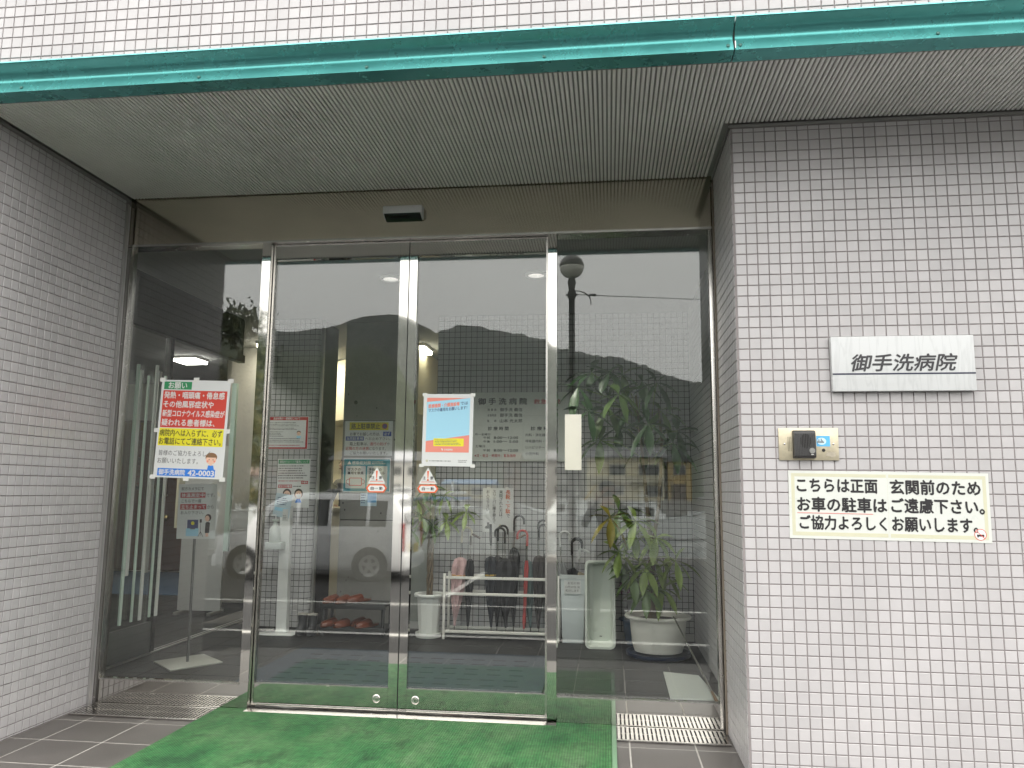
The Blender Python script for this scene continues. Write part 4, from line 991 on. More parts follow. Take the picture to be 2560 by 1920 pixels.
# notice stand behind the left panel
sx, sy = -3.505, 1.68
ns = thing('notice_stand', 'pole stand with a camera thermometer notice behind the left glass panel', 'stand', (sx, sy, 0))
m = MB(); m.prism([(-3.745, 1.66), (-3.530, 1.945), (-3.265, 1.72), (-3.480, 1.42)], 'z', 0.0008, 0.012); m.build('base', M('stand_base', (0.38, 0.39, 0.35), 0.35, 0.3), ns, bevel=0.003)
MB().tube([(sx, sy, 0.012), (sx-0.005, sy, 0.885)], 0.0095, 14).build('pole', M('pole_dark', (0.16, 0.16, 0.155), 0.3, 0.6), ns, smooth=True)
bx('clip', ALU, ns, sx-0.065, sy-0.016, 0.855, sx+0.075, sy+0.012, 0.895, bevel=0.003)
s = Sheet('stand_notice', '', '', -3.640, 1.236, 0.290, 0.385, sy-0.020, parent=ns, paper=PAPI, rot=R(1.0))
s.text('前方カメラにて', 0.022, 0.022, 0.190, 0.046, BLACK, 2, bold=0.008); s.rect(0.016, 0.060, 0.205, 0.098, DRED); s.text('体温測定中', 0.024, 0.066, 0.197, 0.092, PAPI, 2, bold=0.02); s.text('です。', 0.212, 0.068, 0.276, 0.092, BLACK, 2)
s.text('こちらで一度', 0.026, 0.108, 0.176, 0.132, BLACK, 2, bold=0.008); s.rect(0.018, 0.142, 0.215, 0.180, DRED); s.text('立ち止まって', 0.026, 0.148, 0.208, 0.174, PAPI, 2, bold=0.02); s.text('から', 0.222, 0.150, 0.270, 0.174, BLACK, 2); s.text('お入り下さい。', 0.024, 0.190, 0.196, 0.214, BLACK, 2, bold=0.008)
s.rect(0.078, 0.252, 0.160, 0.312, NAVY, 1.2, 'picture'); s.disc(0.119, 0.276, 0.013, YEL, 1.8, 'picture', n=12); s.rect(0.070, 0.312, 0.164, 0.366, LBLU, 1.2, 'picture'); s.rect(0.100, 0.312, 0.138, 0.318, GREYINK, 1.6, 'picture')
s.rect(0.170, 0.248, 0.186, 0.272, BLACK, 1.4, 'picture'); s.rect(0.177, 0.272, 0.180, 0.366, BLACK, 1.4, 'picture'); s.poly([(0.160, 0.370), (0.177, 0.336), (0.180, 0.336), (0.164, 0.370)], BLACK, 1.4, 'picture'); s.poly([(0.196, 0.370), (0.178, 0.336), (0.181, 0.334), (0.2, 0.370)], BLACK, 1.4, 'picture')
s.disc(0.232, 0.238, 0.024, HAIRP, 1.2, 'picture', n=14, ry=0.026); s.disc(0.226, 0.244, 0.017, SKINP, 1.6, 'picture', n=14, ry=0.021); s.poly([(0.212, 0.345), (0.214, 0.276), (0.222, 0.268), (0.240, 0.268), (0.248, 0.276), (0.244, 0.345)], BLACK, 1.4, 'picture'); s.rect(0.218, 0.345, 0.238, 0.370, SKINP, 1.4, 'picture'); s.done()

# hand sanitiser stand
hs_ = thing('sanitiser_stand', 'white foot operated hand sanitiser stand before the tiled pillar', 'dispenser', (-3.36, 2.9, 0))
WPL = M('white_enamel', (0.78, 0.80, 0.78), 0.35); 
m = MB(); m.prism([(-3.60, 2.80), (-3.40, 2.98), (-3.20, 2.98), (-3.20, 2.76), (-3.44, 2.76)], 'z', 0.0008, 0.008); m.build('base', WPL, hs_, bevel=0.001)
m = MB(); m.add([(-3.385, 2.86, 0.008), (-3.295, 2.86, 0.008), (-3.295, 2.93, 0.008), (-3.385, 2.93, 0.008), (-3.400, 2.87, 1.06), (-3.310, 2.87, 1.06), (-3.310, 2.93, 1.06), (-3.400, 2.93, 1.06)], [(0,3,2,1),(4,5,6,7),(0,1,5,4),(1,2,6,5),(2,3,7,6),(3,0,4,7)]); m.build('column', WPL, hs_, bevel=0.003)
m = MB(); m.prism([(-3.50, 2.80), (-3.44, 2.80), (-3.40, 2.862), (-3.46, 2.862)], 'z', 0.03, 0.045); m.build('pedal', STEELB, hs_, bevel=0.002)
bx('bottle_tray', M('tray_clear', (0.55, 0.60, 0.58), 0.25), hs_, -3.475, 2.76, 0.70, -3.33, 2.86, 0.76, bevel=0.008); m = MB(); m.lathe([(0.045, 0.761), (0.048, 0.80), (0.046, 0.87), (0.02, 0.90), (0.014, 0.93), (0.03, 0.935), (0.03, 0.95), (0, 0.955)], -3.41, 2.81, 18); m.build('bottle', M('bottle_milk', (0.58, 0.63, 0.60), 0.3), hs_, smooth=True)
MB().tube([(-3.41, 2.81, 0.95), (-3.41, 2.81, 0.985), (-3.435, 2.78, 0.985)], 0.006, 8).build('nozzle', WPL, hs_, smooth=True)
s = Sheet('sheet', '', '', -3.455, 1.165, 0.150, 0.20, 2.868, parent=hs_, paper=M('leaflet_blue', (0.50, 0.62, 0.68), 0.4), rot=R(-8), body='leaflet'); s.rect(0.01, 0.12, 0.13, 0.15, LBLU); s.smalltext(0.02, 0.03, 0.13, 0.10, 4, NAVY, 2, 71); s.done()
s = Sheet('sheet', '', '', -3.375, 1.035, 0.05, 0.10, 2.8655, parent=hs_, paper=M('qr_plain', (0.60, 0.62, 0.60), 0.5), body='label'); s.smalltext(0.006, 0.05, 0.044, 0.09, 3, GREYINK, 2, 72); s.done()

# rubber boots
BOOT = M('boot_rubber', (0.018, 0.020, 0.022), 0.4); LIN = M('boot_lining', (0.35, 0.34, 0.30), 0.9)
def boot(x, y, lab):
    r = thing('rubber_boot', lab, 'boot', (x, y, 0), 'pair of ankle boots by the shoe rack')
    st_ = [(0.0, 0.036, 0.052, 0.0), (0.012, 0.040, 0.062, -0.006), (0.04, 0.040, 0.060, -0.004), (0.065, 0.037, 0.048, 0.006), (0.10, 0.036, 0.040, 0.014), (0.15, 0.040, 0.043, 0.014), (0.165, 0.041, 0.044, 0.014)]
    m = MB(); n = 16; vs = []
    for z, a, b_, dy in st_:
        for k in range(n):
            t_ = 2*math.pi*k/n; f = 1.45 if (math.sin(t_) < 0 and z < 0.06) else 1.0
            vs.append((x + a*math.cos(t_), y + dy + b_*math.sin(t_)*f, 0.001 + z))
    m.add(vs, [(i*n+k, i*n+(k+1) % n, (i+1)*n+(k+1) % n, (i+1)*n+k) for i in range(len(st_)-1) for k in range(n)] + [tuple(range(n-1, -1, -1))]); m.build('shaft', BOOT, r, smooth=True)
    MB().lathe([(0.041, 0.158), (0.044, 0.166), (0.041, 0.174), (0.034, 0.168), (0.034, 0.12), (0, 0.12)], x, y+0.014, 16).build('lining', LIN, r, smooth=True)
boot(-3.148, 2.84, 'black ankle boot with pale lining nearer the sanitiser stand'); boot(-3.058, 2.83, 'black ankle boot with pale lining nearer the shoe rack')

# shoe rack with slippers
RK = M('rack_plastic', (0.035, 0.037, 0.037), 0.4)
rk = thing('shoe_rack', 'low dark two tier plastic rack with brown slippers behind the left door leaf', 'shoe rack', (-2.72, 2.97, 0))
for z in (0.055, 0.245): 
    bx('shelf', RK, rk, -2.985, 2.80, z, -2.42, 3.08, z+0.02, bevel=0.008); bx('lip', RK, rk, -2.985, 2.794, z-0.02, -2.42, 2.806, z+0.024, bevel=0.004)
for x in (-2.965, -2.45):
    for y in (2.83, 3.05): MB().tube([(x, y, 0.001), (x, y, 0.246)], 0.014, 10).build('leg', RK, rk, smooth=True)
SLP = M('slipper_brown', (0.13, 0.030, 0.010), 0.32, var=(12, 0.12)); SLI = M('slipper_inside', (0.15, 0.045, 0.02), 0.6)
def slipper_meshes():
    sole = MB(); n = 20; ring = []
    for k in range(n):
        t_ = 2*math.pi*k/n; yy = 0.128*math.sin(t_); w = 0.047*(1 + 0.14*(1 if yy < 0 else -0.5)*abs(math.sin(t_)))
        ring.append((w*math.cos(t_), yy))
    sole.prism(ring, 'z', 0, 0.014)
    up = MB(); N, K = 7, 9; vs = []
    for i in range(N):
        y = -0.127 + 0.142*i/(N-1); w = 0.050*math.sqrt(max(0.02, 1 - max(0, (-y-0.03)/0.102)**2)); h = 0.020 + 0.036*math.sqrt(max(0.0, (y+0.128)/0.142))
        for k in range(K):
            t_ = math.pi*k/(K-1); vs.append((-w*math.cos(t_)*1.05, y, 0.008 + h*math.sin(t_)**0.7))
    up.add(vs, [(i*K+k, i*K+k+1, (i+1)*K+k+1, (i+1)*K+k) for i in range(N-1) for k in range(K-1)])
    out_ = []
    for b_, mat in ((sole, SLI), (up, SLP)):
        me = bpy.data.meshes.new('slipper_part'); me.from_pydata(b_.v, [], b_.f); me.materials.append(mat); me.polygons.foreach_set('use_smooth', [True]*len(me.polygons)); out_.append(me)
    return out_
sole_me, up_me = slipper_meshes()
for x, y, z, a, lab in ((-2.90, 2.90, 0.266, 22, 'brown slipper on the upper shelf at the rack end by the boots'), (-2.80, 2.90, 0.266, 18, 'brown slipper second from the boots on the upper shelf'), (-2.70, 2.95, 0.268, 35, 'brown slipper tilted behind the upper shelf pair'),
        (-2.90, 2.89, 0.076, 28, 'brown slipper on the lower shelf at the rack end by the boots'), (-2.79, 2.88, 0.076, 24, 'brown slipper in the middle of the lower shelf'), (-2.68, 2.97, 0.076, 20, 'brown slipper pushed to the back of the lower shelf'), (-2.60, 2.89, 0.076, 30, 'brown slipper on the lower shelf farthest from the boots')):
    r = thing('slipper', lab, 'slipper', (x, y, z), 'brown slippers on the shoe rack'); r.rotation_euler = (0, 0, R(-a))
    for nm, me in (('sole', sole_me), ('upper', up_me)):
        o = bpy.data.objects.new(nm, me); COL.objects.link(o); o.parent = r

# ------------------------------------------------------------------ umbrella rack
UR = M('rack_alu', (0.84, 0.83, 0.77), 0.4, 0.2)
ur = thing('umbrella_rack', 'long pale metal umbrella rack against the tiled wall', 'umbrella rack', (-1.47, 2.95, 0))
for x in (-1.945, -1.005):
    for y in (2.86, 3.06): bx('upright', UR, ur, x-0.010, y-0.010, 0.001, x+0.010, y+0.010, 0.525, bevel=0.002)
for z in (0.505, 0.375, 0.075):
    for y in (2.86, 3.06): bx('rail', UR, ur, -1.9345, y-0.009, z-0.022, -1.0155, y+0.009, z, bevel=0.002)
for z in (0.495, 0.365):
    for k in range(1, 6): bx('divider', UR, ur, -1.945+0.157*k-0.004, 2.8695, z-0.010, -1.945+0.157*k+0.004, 3.0505, z, bevel=0.001)
bx('drip_tray', RK, ur, -1.934, 2.8695, 0.020, -1.016, 3.0505, 0.045, bevel=0.003)
def umbrella(x, y, h, col, hcol, style, lab, tilt=0.0, fat=0.03, zb=0.05, strap=None, hand=1, cz=None, group='umbrellas in the rack'):
    r = thing('umbrella', lab, 'umbrella', (x, y, zb), group)
    tx = math.tan(R(tilt)); P = lambda t_: (x + tx*t_*h, y, zb + t_*h)
    fab = M('umbrella_'+col[0], col[1], 0.7, var=(40, 0.15)); hm = M('handle_'+hcol[0], hcol[1], 0.35)
    MB().tube([P(0), P(0.86)], 0.004, 6).build('shaft', STEELB, r, smooth=True)
    n = 14; m = MB(); vs = []; prof = [(0.05, 0.008), (0.12, 0.014), (0.30, fat*0.75), (0.50, fat), (0.62, fat*1.1), (0.68, fat*0.8), (0.70, 0.010)]
    for t_, rr in prof:
        c = P(t_)
        for k in range(n):
            a = 2*math.pi*k/n; q = rr*(1.0 + (0.28 if k % 2 else -0.12)*(1 if t_ > 0.2 else .3)); vs.append((c[0]+q*math.cos(a+t_), c[1]+q*math.sin(a+t_), c[2]))
    m.add(vs, [(i*n+k, i*n+(k+1) % n, (i+1)*n+(k+1) % n, (i+1)*n+k) for i in range(len(prof)-1) for k in range(n)]); m.build('canopy', fab, r)
    if style == 'crook':
        R_ = 0.042; c = P(0.84); pts = [c, (c[0]+tx*0.03, c[1], c[2]+0.06)]
        for k in range(9):
            a = math.pi*k/8; pts.append((c[0]+tx*0.05 + hand*R_*(1-math.cos(a)), c[1], c[2]+0.085+R_*math.sin(a)))
        e_ = pts[-1]; pts.append((e_[0], e_[1], e_[2]-0.03)); MB().tube(pts, 0.0095, 10).build('handle', hm, r, smooth=True)
    elif style == 'bent':
        c = P(0.84); MB().tube([c, (c[0]+0.004, c[1], c[2]+0.075), (c[0]+0.012*hand, c[1], c[2]+0.088), (c[0]+0.085*hand, c[1], c[2]+0.055)], 0.010, 10).build('handle', hm, r, smooth=True)
    else:
        MB().tube([P(0.80), P(0.86), P(1.0)], [0.008, 0.012, 0.011], 10).build('handle', hm, r, smooth=True)
    if strap: MB().tube([P(0.52), P(0.535)], fat*1.25, 12).build('strap', M('strap_'+strap[0], strap[1], 0.5), r, smooth=True)
    return r
U = umbrella
BK = ('black', (0.012, 0.013, 0.016)); HB = ('black', (0.012, 0.011, 0.011)); HBR = ('brown', (0.06, 0.035, 0.022))
U(-1.875, 2.95, 0.86, ('pink_print', (0.58, 0.40, 0.40)), ('ivory', (0.62, 0.58, 0.46)), 'crook', 'pale pink patterned umbrella with an ivory crook handle at the rack end', 4, 0.050, strap=('orange', (0.55, 0.33, 0.12)))
U(-1.760, 2.95, 0.84, BK, HBR, 'bent', 'black umbrella with a bent brown handle next to the pink one', 1, 0.028)
U(-1.560, 2.93, 0.88, ('navy_black', (0.014, 0.018, 0.026)), HB, 'straight', 'dark umbrella with an upright brown handle and a yellow band', -1, 0.042, strap=('yellow', (0.45, 0.30, 0.06)))
U(-1.520, 2.98, 0.88, BK, HB, 'crook', 'black umbrella with a slim crook handle before the paper notice', 0, 0.040)
U(-1.440, 2.93, 0.86, BK, HB, 'crook', 'loosely furled black umbrella with a low crook handle in the middle of the rack', -1, 0.062, hand=-1)
U(-1.385, 3.00, 0.98, BK, HB, 'crook', 'tall black umbrella with a wide crook handle above the others', 0, 0.035)
U(-1.290, 2.92, 0.84, ('red', (0.42, 0.06, 0.055)), ('red', (0.50, 0.07, 0.06)), 'crook', 'slim red umbrella with a red crook handle', 2, 0.014, hand=-1)
U(-1.240, 2.98, 0.84, ('grey_green', (0.10, 0.15, 0.15)), ('wood', (0.16, 0.10, 0.055)), 'bent', 'grey green umbrella with a wooden handle beside the red one', -3, 0.036, hand=-1)
U(-1.170, 2.93, 0.90, ('brown_black', (0.03, 0.024, 0.024)), HB, 'crook', 'very dark brown umbrella with a black crook handle near the post', 0, 0.040, hand=1)
U(-1.095, 2.97, 0.94, BK, HB, 'crook', 'black umbrella with a crook handle at the rack end by the post', 0, 0.036, hand=-1)

# translucent bin with old umbrellas
bn = thing('umbrella_bin', 'pale translucent bin with a handwritten label holding umbrellas', 'bin', (-0.88, 2.93, 0))
TRN = M('translucent_plastic', (0.58, 0.64, 0.64), 0.35, var=(5, .06))
def taper_box(x0, x1, y0, y1, z0, z1, tp_, th):
    m = MB(); c = [(x0, y0), (x1, y0), (x1, y1), (x0, y1)]; cx, cy = (x0+x1)/2, (y0+y1)/2
    def rg(s_, z): return [((x-cx)*s_+cx, (y-cy)*s_+cy, z) for x, y in c]
    vs = rg(tp_, z0) + rg(1, z1) + rg(1-th, z1) + rg(tp_-th, z0+0.02)
    fs = [(3,2,1,0)] + [(i, (i+1) % 4, 4+(i+1) % 4, 4+i) for i in range(4)] + [(4+i, 4+(i+1) % 4, 8+(i+1) % 4, 8+i) for i in range(4)] + [(8+i, 8+(i+1) % 4, 12+(i+1) % 4, 12+i) for i in range(4)] + [(12,13,14,15)]
    return m.add(vs, fs)
taper_box(-0.985, -0.785, 2.84, 3.05, 0.001, 0.53, 0.84, 0.05).build('tub', TRN, bn, bevel=0.004)
m = MB(); 
for a in ((-0.992, 2.833, -0.778, 2.848), (-0.992, 3.042, -0.778, 3.057), (-0.992, 2.8485, -0.978, 3.0415), (-0.792, 2.8485, -0.778, 3.0415)): m.box(a[0], a[1], 0.505, a[2], a[3], 0.538)
m.build('rim', M('rim_plastic', (0.52, 0.56, 0.55), 0.4), bn)
s = Sheet('sheet', '', '', -0.955, 0.495, 0.135, 0.105, 2.836, parent=bn, paper=PAPI, body='label'); s.text('お忘れ物', 0.030, 0.012, 0.125, 0.032, GREYINK, 2); s.text('12月27日 迄', 0.010, 0.042, 0.128, 0.060, GREYINK, 2); s.text('処分します', 0.012, 0.070, 0.120, 0.090, GREYINK, 2); s.done()
gb = 'umbrellas in the translucent bin'
U(-0.93, 2.93, 0.86, ('clear_grey', (0.20, 0.21, 0.21)), ('clear', (0.55, 0.56, 0.54)), 'crook', 'clear grey umbrella leaning to the post in the bin', -5, 0.030, zb=0.03, group=gb)
U(-0.875, 2.97, 0.78, BK, HB, 'crook', 'thick black umbrella in the bin', -2, 0.045, zb=0.03, group=gb)
U(-0.845, 2.90, 0.80, BK, HB, 'crook', 'slim black umbrella with a crook handle tilted out of the bin', -4, 0.016, zb=0.03, group=gb)
U(-0.84, 2.99, 0.74, ('beige', (0.30, 0.26, 0.17)), ('clear', (0.55, 0.56, 0.54)), 'bent', 'beige folded umbrella low in the bin', 0, 0.045, zb=0.03, group=gb)

# upright planter trough
tr_ = thing('planter_trough', 'long pale planter trough standing on end beside the bin', 'planter', (-0.665, 2.72, 0))
TRG = M('trough_plastic', (0.66, 0.71, 0.64), 0.4, var=(3, .04))
def rr_ring(w, h, r, z_mid, y, n=5):
    pts = []
    for cx, cz, a0 in ((w-r, h-r, 0), (-w+r, h-r, 90), (-w+r, -h+r, 180), (w-r, -h+r, 270)):
        for k in range(n): t_ = R(a0 + 90*k/(n-1)); pts.append((-0.665 + cx + r*math.cos(t_), y, z_mid + cz + r*math.sin(t_)))
    return pts
m = MB(); rings = [rr_ring(.094, .315, .03, .335, 2.80), rr_ring(.105, .328, .035, .335, 2.672), rr_ring(.118, .336, .04, .337, 2.670), rr_ring(.118, .336, .04, .337, 2.655), rr_ring(.100, .320, .03, .337, 2.655), rr_ring(.086, .302, .03, .337, 2.70), rr_ring(.082, .296, .03, .337, 2.775)]
n = len(rings[0]); vs = [p for r_ in rings for p in r_]
m.add(vs, [(i*n+k, i*n+(k+1) % n, (i+1)*n+(k+1) % n, (i+1)*n+k) for i in range(len(rings)-1) for k in range(n)] + [tuple(range(n)), tuple((len(rings)-1)*n+k for k in range(n-1, -1, -1))]); m.build('shell', TRG, tr_, smooth=True, angle=50)
for zz in (0.13, 0.56):
    m = MB(); m.lathe([(0.016, 0), (0.016, 0.004), (0, 0.005)], 0, 0, 14); m.v = [(-0.64+v[0], 2.7745-v[2], zz+v[1]) for v in m.v]; m.build('drain_boss', TRG, tr_)
bx('drain_slot', DARK, tr_, -0.672, 2.7725, 0.075, -0.652, 2.7745, 0.081)

# ------------------------------------------------------------------ money trees
LEAF = [M('leaf_%d' % k, c, 0.38, spec=0.5, var=(14, 0.18)) for k, c in enumerate(((0.19, 0.27, 0.055), (0.095, 0.165, 0.042), (0.030, 0.075, 0.024), (0.20, 0.17, 0.02)))]
BARK = M('bark', (0.15, 0.115, 0.075), 0.8, var=(22, 0.3), bump=(60, 0.6, 0.01))
def leaflet(base, d, L, W, droop, roll_):
    """pointed leaflet bent along its length, folded a little at the midrib"""
    d = d.normalized(); side = d.cross(Vector((0, 0, 1)))
    if side.length < 0.1: side = Vector((1, 0, 0))
    side.normalize(); up = side.cross(d).normalized()
    side = (side*math.cos(roll_) + up*math.sin(roll_)); up = side.cross(d).normalized()
    vs = []; prof = [(0, 0.04), (0.18, 0.45), (0.42, 0.92), (0.65, 1.0), (0.85, 0.6), (1.0, 0.03)]
    for t_, w in prof:
        c = base + d*(L*t_) + Vector((0, 0, -droop*L*t_*t_)); f = up*(W*w*0.18)
        vs += [tuple(c - side*(W*w*0.5) + f), tuple(c), tuple(c + side*(W*w*0.5) + f)]
    fs = []
    for i in range(len(prof)-1):
        a = 3*i; fs += [(a, a+1, a+4, a+3), (a+1, a+2, a+5, a+4)]
    return vs, fs
def cluster(parent, p, stem_from, L, mat, rng, n=6, tilt=0.35):
    """one palmate leaf: stalk and leaflets, each leaflet a piece of the leaf"""
    p = Vector(p); q = Vector(stem_from)
    lf = MB().tube([tuple(q), tuple(q.lerp(p, 0.5) + Vector((0, 0, 0.04))), tuple(p)], 0.0028, 5).build('leaf_stalk', LEAF[0], parent, smooth=True)
    a0 = rng.uniform(0, 6.28)
    for k in range(n):
        a = a0 + 2*math.pi*k/n + rng.uniform(-.12, .12)
        d = Vector((math.cos(a), 0.45*math.sin(a) - 0.15, 0.80*math.sin(a) - tilt + 0.2*rng.uniform(-1, 1)))
        v, f = leaflet(p, d, L*rng.uniform(.8, 1.08), L*rng.uniform(.30, .38), rng.uniform(.15, .5), rng.uniform(-.3, .3))
        MB().add(v, f).build('leaflet', mat, lf, smooth=True, fix=False)
rng = random.Random(8)
bp_ = thing('money_tree', 'tall money tree with drooping palmate leaves in a round white tub', 'potted plant', (-0.235, 2.45, 0))
TUB = M('tub_white', (0.78, 0.77, 0.70), 0.4, var=(4, .05)); SOIL = M('soil', (0.045, 0.033, 0.024), 0.95, bump=(70, 0.8, 0.02), var=(40, .3))
px, py = -0.235, 2.45
MB().lathe([(0.175, 0.045), (0.192, 0.10), (0.205, 0.24), (0.208, 0.275), (0.240, 0.280), (0.246, 0.292), (0.240, 0.305), (0.205, 0.302), (0.198, 0.26), (0.0, 0.262)], px, py, 40, ell=0.92).build('pot', TUB, bp_, smooth=True)
MB().lathe([(0.196, 0.2635), (0.15, 0.272), (0.0, 0.278)], px, py, 30, ell=0.92).build('soil', SOIL, bp_, smooth=True)
MB().lathe([(0.20, 0.001), (0.235, 0.016), (0.240, 0.042), (0.226, 0.043), (0.205, 0.024), (0, 0.022)], px, py, 36).build('saucer', M('saucer_navy', (0.02, 0.03, 0.06), 0.35), bp_, smooth=True)
MB().tube([(px-0.03, py, 0.27), (px-0.035, py, 0.5), (px-0.05, py, 0.9), (px-0.09, py, 1.4), (px-0.14, py, 1.95)], [0.042, 0.030, 0.017, 0.012, 0.008], 12).build('trunk', BARK, bp_, smooth=True)
MB().tube([(px-0.04, py, 0.75), (px+0.02, py-0.02, 1.1), (px+0.05, py-0.02, 1.6), (px+0.03, py, 1.85)], [0.016, 0.014, 0.011, 0.007], 8).build('branch', BARK, bp_, smooth=True)
up_c = [(-0.509, 1.94), (-0.741, 1.81), (-0.295, 1.71), (-0.505, 1.71), (-0.182, 1.83), (-0.06, 1.68), (-0.318, 1.56), (-0.72, 2.14), (-0.477, 2.13), (-0.82, 2.0), (-0.58, 2.13), (-0.227, 2.02), (-0.654, 1.60), (-0.115, 1.57), (-0.40, 1.86), (-0.33, 2.06), (-0.60, 1.88)]
for k, (x, z) in enumerate(up_c):
    yy = 2.35 + rng.uniform(-.16, .22); cluster(bp_, (x, yy, z), (px-0.12+0.1*(x > -0.3), py, min(z, 1.9)-0.12), 0.215, LEAF[2 - (k % 4 == 0)], rng, 6, 0.25)
lo_c = [(-0.519, 1.07), (-0.398, 1.0), (-0.270, 0.73), (-0.423, 0.61), (-0.170, 0.60), (-0.522, 0.78), (-0.328, 0.51), (-0.206, 0.52), (-0.397, 0.89), (-0.58, 1.02), (-0.33, 0.66), (-0.12, 0.72), (-0.47, 0.70), (-0.25, 0.88)]
for k, (x, z) in enumerate(lo_c):  # paler greens put the light on the lower leaves into their colour
    yy = 2.22 + rng.uniform(-.12, .12); cluster(bp_, (x, yy, z), (px-0.03, py, z-0.05), 0.185, LEAF[3] if k == 9 else LEAF[(k % 3 == 0)*1], rng, 7, 0.25)
# second one in a slim white pot
p2 = thing('money_tree', 'smaller money tree in a slim white pot beside the umbrella rack', 'potted plant', (-2.085, 3.0, 0)); px, py = -2.085, 2.93
MB().lathe([(0.082, 0.030), (0.090, 0.10), (0.102, 0.30), (0.104, 0.325), (0.128, 0.330), (0.132, 0.345), (0.126, 0.355), (0.102, 0.35), (0.098, 0.31), (0, 0.312)], px, py, 12).build('pot', M('pot_white', (0.76, 0.78, 0.74), 0.4), p2)
MB().lathe([(0.085, 0.001), (0.105, 0.004), (0.112, 0.040), (0.102, 0.041), (0.095, 0.014), (0, 0.013)], px, py, 24).build('saucer', MATS['pot_white'], p2, smooth=True)
for k in range(4):
    a = 1.57*k; MB().tube([(px+0.02*math.cos(a+q), py+0.02*math.sin(a+q), 0.30+0.085*q) for q in range(8)], 0.011, 8).build('braided_stem', BARK, p2, smooth=True)
MB().lathe([(0.097, 0.3125), (0, 0.316)], px, py, 18).build('soil', SOIL, p2)
for k, (x, z) in enumerate([(-2.20, 1.12), (-2.08, 0.92), (-1.78, 1.03), (-2.15, 0.98), (-1.98, 1.16), (-2.24, 0.88), (-1.95, 0.95), (-2.10, 1.24), (-2.28, 1.05)]):
    cluster(p2, (x, 2.90+rng.uniform(-.06, .06), z), (px, py, 0.86), 0.145, LEAF[k % 2], rng, 6, 0.35)

# orchid behind the tub, blue bucket, board on the floor, thin rod
oc = thing('orchid_pot', 'small pot with purple orchid flowers behind the white tub', 'potted plant', (-0.37, 2.90, 0))
MB().lathe([(0.06, 0.20), (0.085, 0.34), (0.090, 0.345), (0.084, 0.352), (0.078, 0.34), (0, 0.335)], -0.37, 2.90, 20).build('pot', M('orchid_pot_white', (0.55, 0.56, 0.55), 0.4), oc, smooth=True)
PUR = M('purple_petal', (0.22, 0.05, 0.20), 0.5)
for k in range(7):
    fx, fz = -0.50 + 0.035*(k % 4), 0.42 + 0.05*(k % 3)
    lf = MB().tube([(-0.37, 2.90, 0.34), ((fx-0.37)/2, 2.87, 0.40), (fx, 2.83, fz)], 0.002, 5).build('flower_stalk', LEAF[1], oc)
    for q in range(5):
        a = 2*math.pi*q/5; v, f = leaflet(Vector((fx, 2.83, fz)), Vector((math.cos(a), -0.3, math.sin(a))), 0.024, 0.018, 0.1, 0.2); MB().add(v, f).build('petal', PUR, lf, smooth=True, fix=False)
for q in range(5):
    a = 2*math.pi*q/5; v, f = leaflet(Vector((-0.37, 2.90, 0.345)), Vector((math.cos(a), math.sin(a), 0.5)), 0.12, 0.045, 0.4, 0.1); MB().add(v, f).build('leaf', LEAF[1], oc, smooth=True, fix=False)
bk = thing('blue_bucket', 'blue bucket half hidden behind the white tub, carrying the orchid pot', 'bucket', (-0.37, 2.90, 0))
MB().lathe([(0.085, 0.001), (0.095, 0.01), (0.120, 0.185), (0.150, 0.192), (0.152, 0.200), (0.118, 0.199), (0.09, 0.198), (0, 0.1975)], -0.37, 2.90, 28).build('body', M('bucket_blue', (0.03, 0.075, 0.14), 0.4), bk, smooth=True)
bd = thing('floor_board', 'pale green board lying on the floor inside the glass corner', 'board', (-0.1, 1.5, 0)); m = MB(); m.prism([(-0.235, 1.93), (-0.01, 1.86), (0.05, 1.25), (-0.24, 1.24)], 'z', 0.0008, 0.008); m.build('sheet', M('board_pale', (0.52, 0.56, 0.51), 0.3), bd)
rd = thing('thin_rod', 'thin shiny rod leaning from the white tub down to the glass corner', 'rod', (0.02, 1.12, 0)); MB().tube([(0.02, 1.12, 0.012), (-0.14, 2.18, 0.33)], 0.006, 8).build('rod', STEELB, rd, smooth=True); MB().tube([(0.03, 1.05, 0.012), (0.02, 1.12, 0.012), (0.0, 1.25, 0.052)], [0.008, 0.012, 0.007], 8).build('grip', M('grip_brown', (0.20, 0.13, 0.07), 0.6), rd, smooth=True)

# ================================================================== the harbour behind the photographer, seen mirrored
WATER = M('harbour_water', (0.035, 0.045, 0.045), 0.08, bump=(0.9, 0.35, 0.25), spec=0.6)
tag(bx('water', WATER, None, -400, -112, -3.0, 400, -13.95, -1.3), 'grey green harbour water beyond the quay', 'water', kind='structure')
tag(bx('quay', CONC, None, -160, -14.05, -3.0, 160, -13.80, -0.30), 'concrete quay wall along the harbour road', 'quay', kind='structure')
LAND = M('far_bank', (0.12, 0.12, 0.10), 0.9, var=(0.06, 0.3), bump=(1, 0.4, 0.1))
tag(bx('far_bank', LAND, None, -420, -420, -3.0, 420, -90, -0.15), 'land on the far side of the harbour', 'ground', kind='structure')
SEAW = M('sea_wall', (0.27, 0.26, 0.24), 0.85, var=(0.5, 0.2))
tag(bx('sea_wall', SEAW, None, -420, -90.2, -3.0, 420, -89.6, 0.25), 'concrete sea wall of the far bank', 'sea wall', kind='structure')

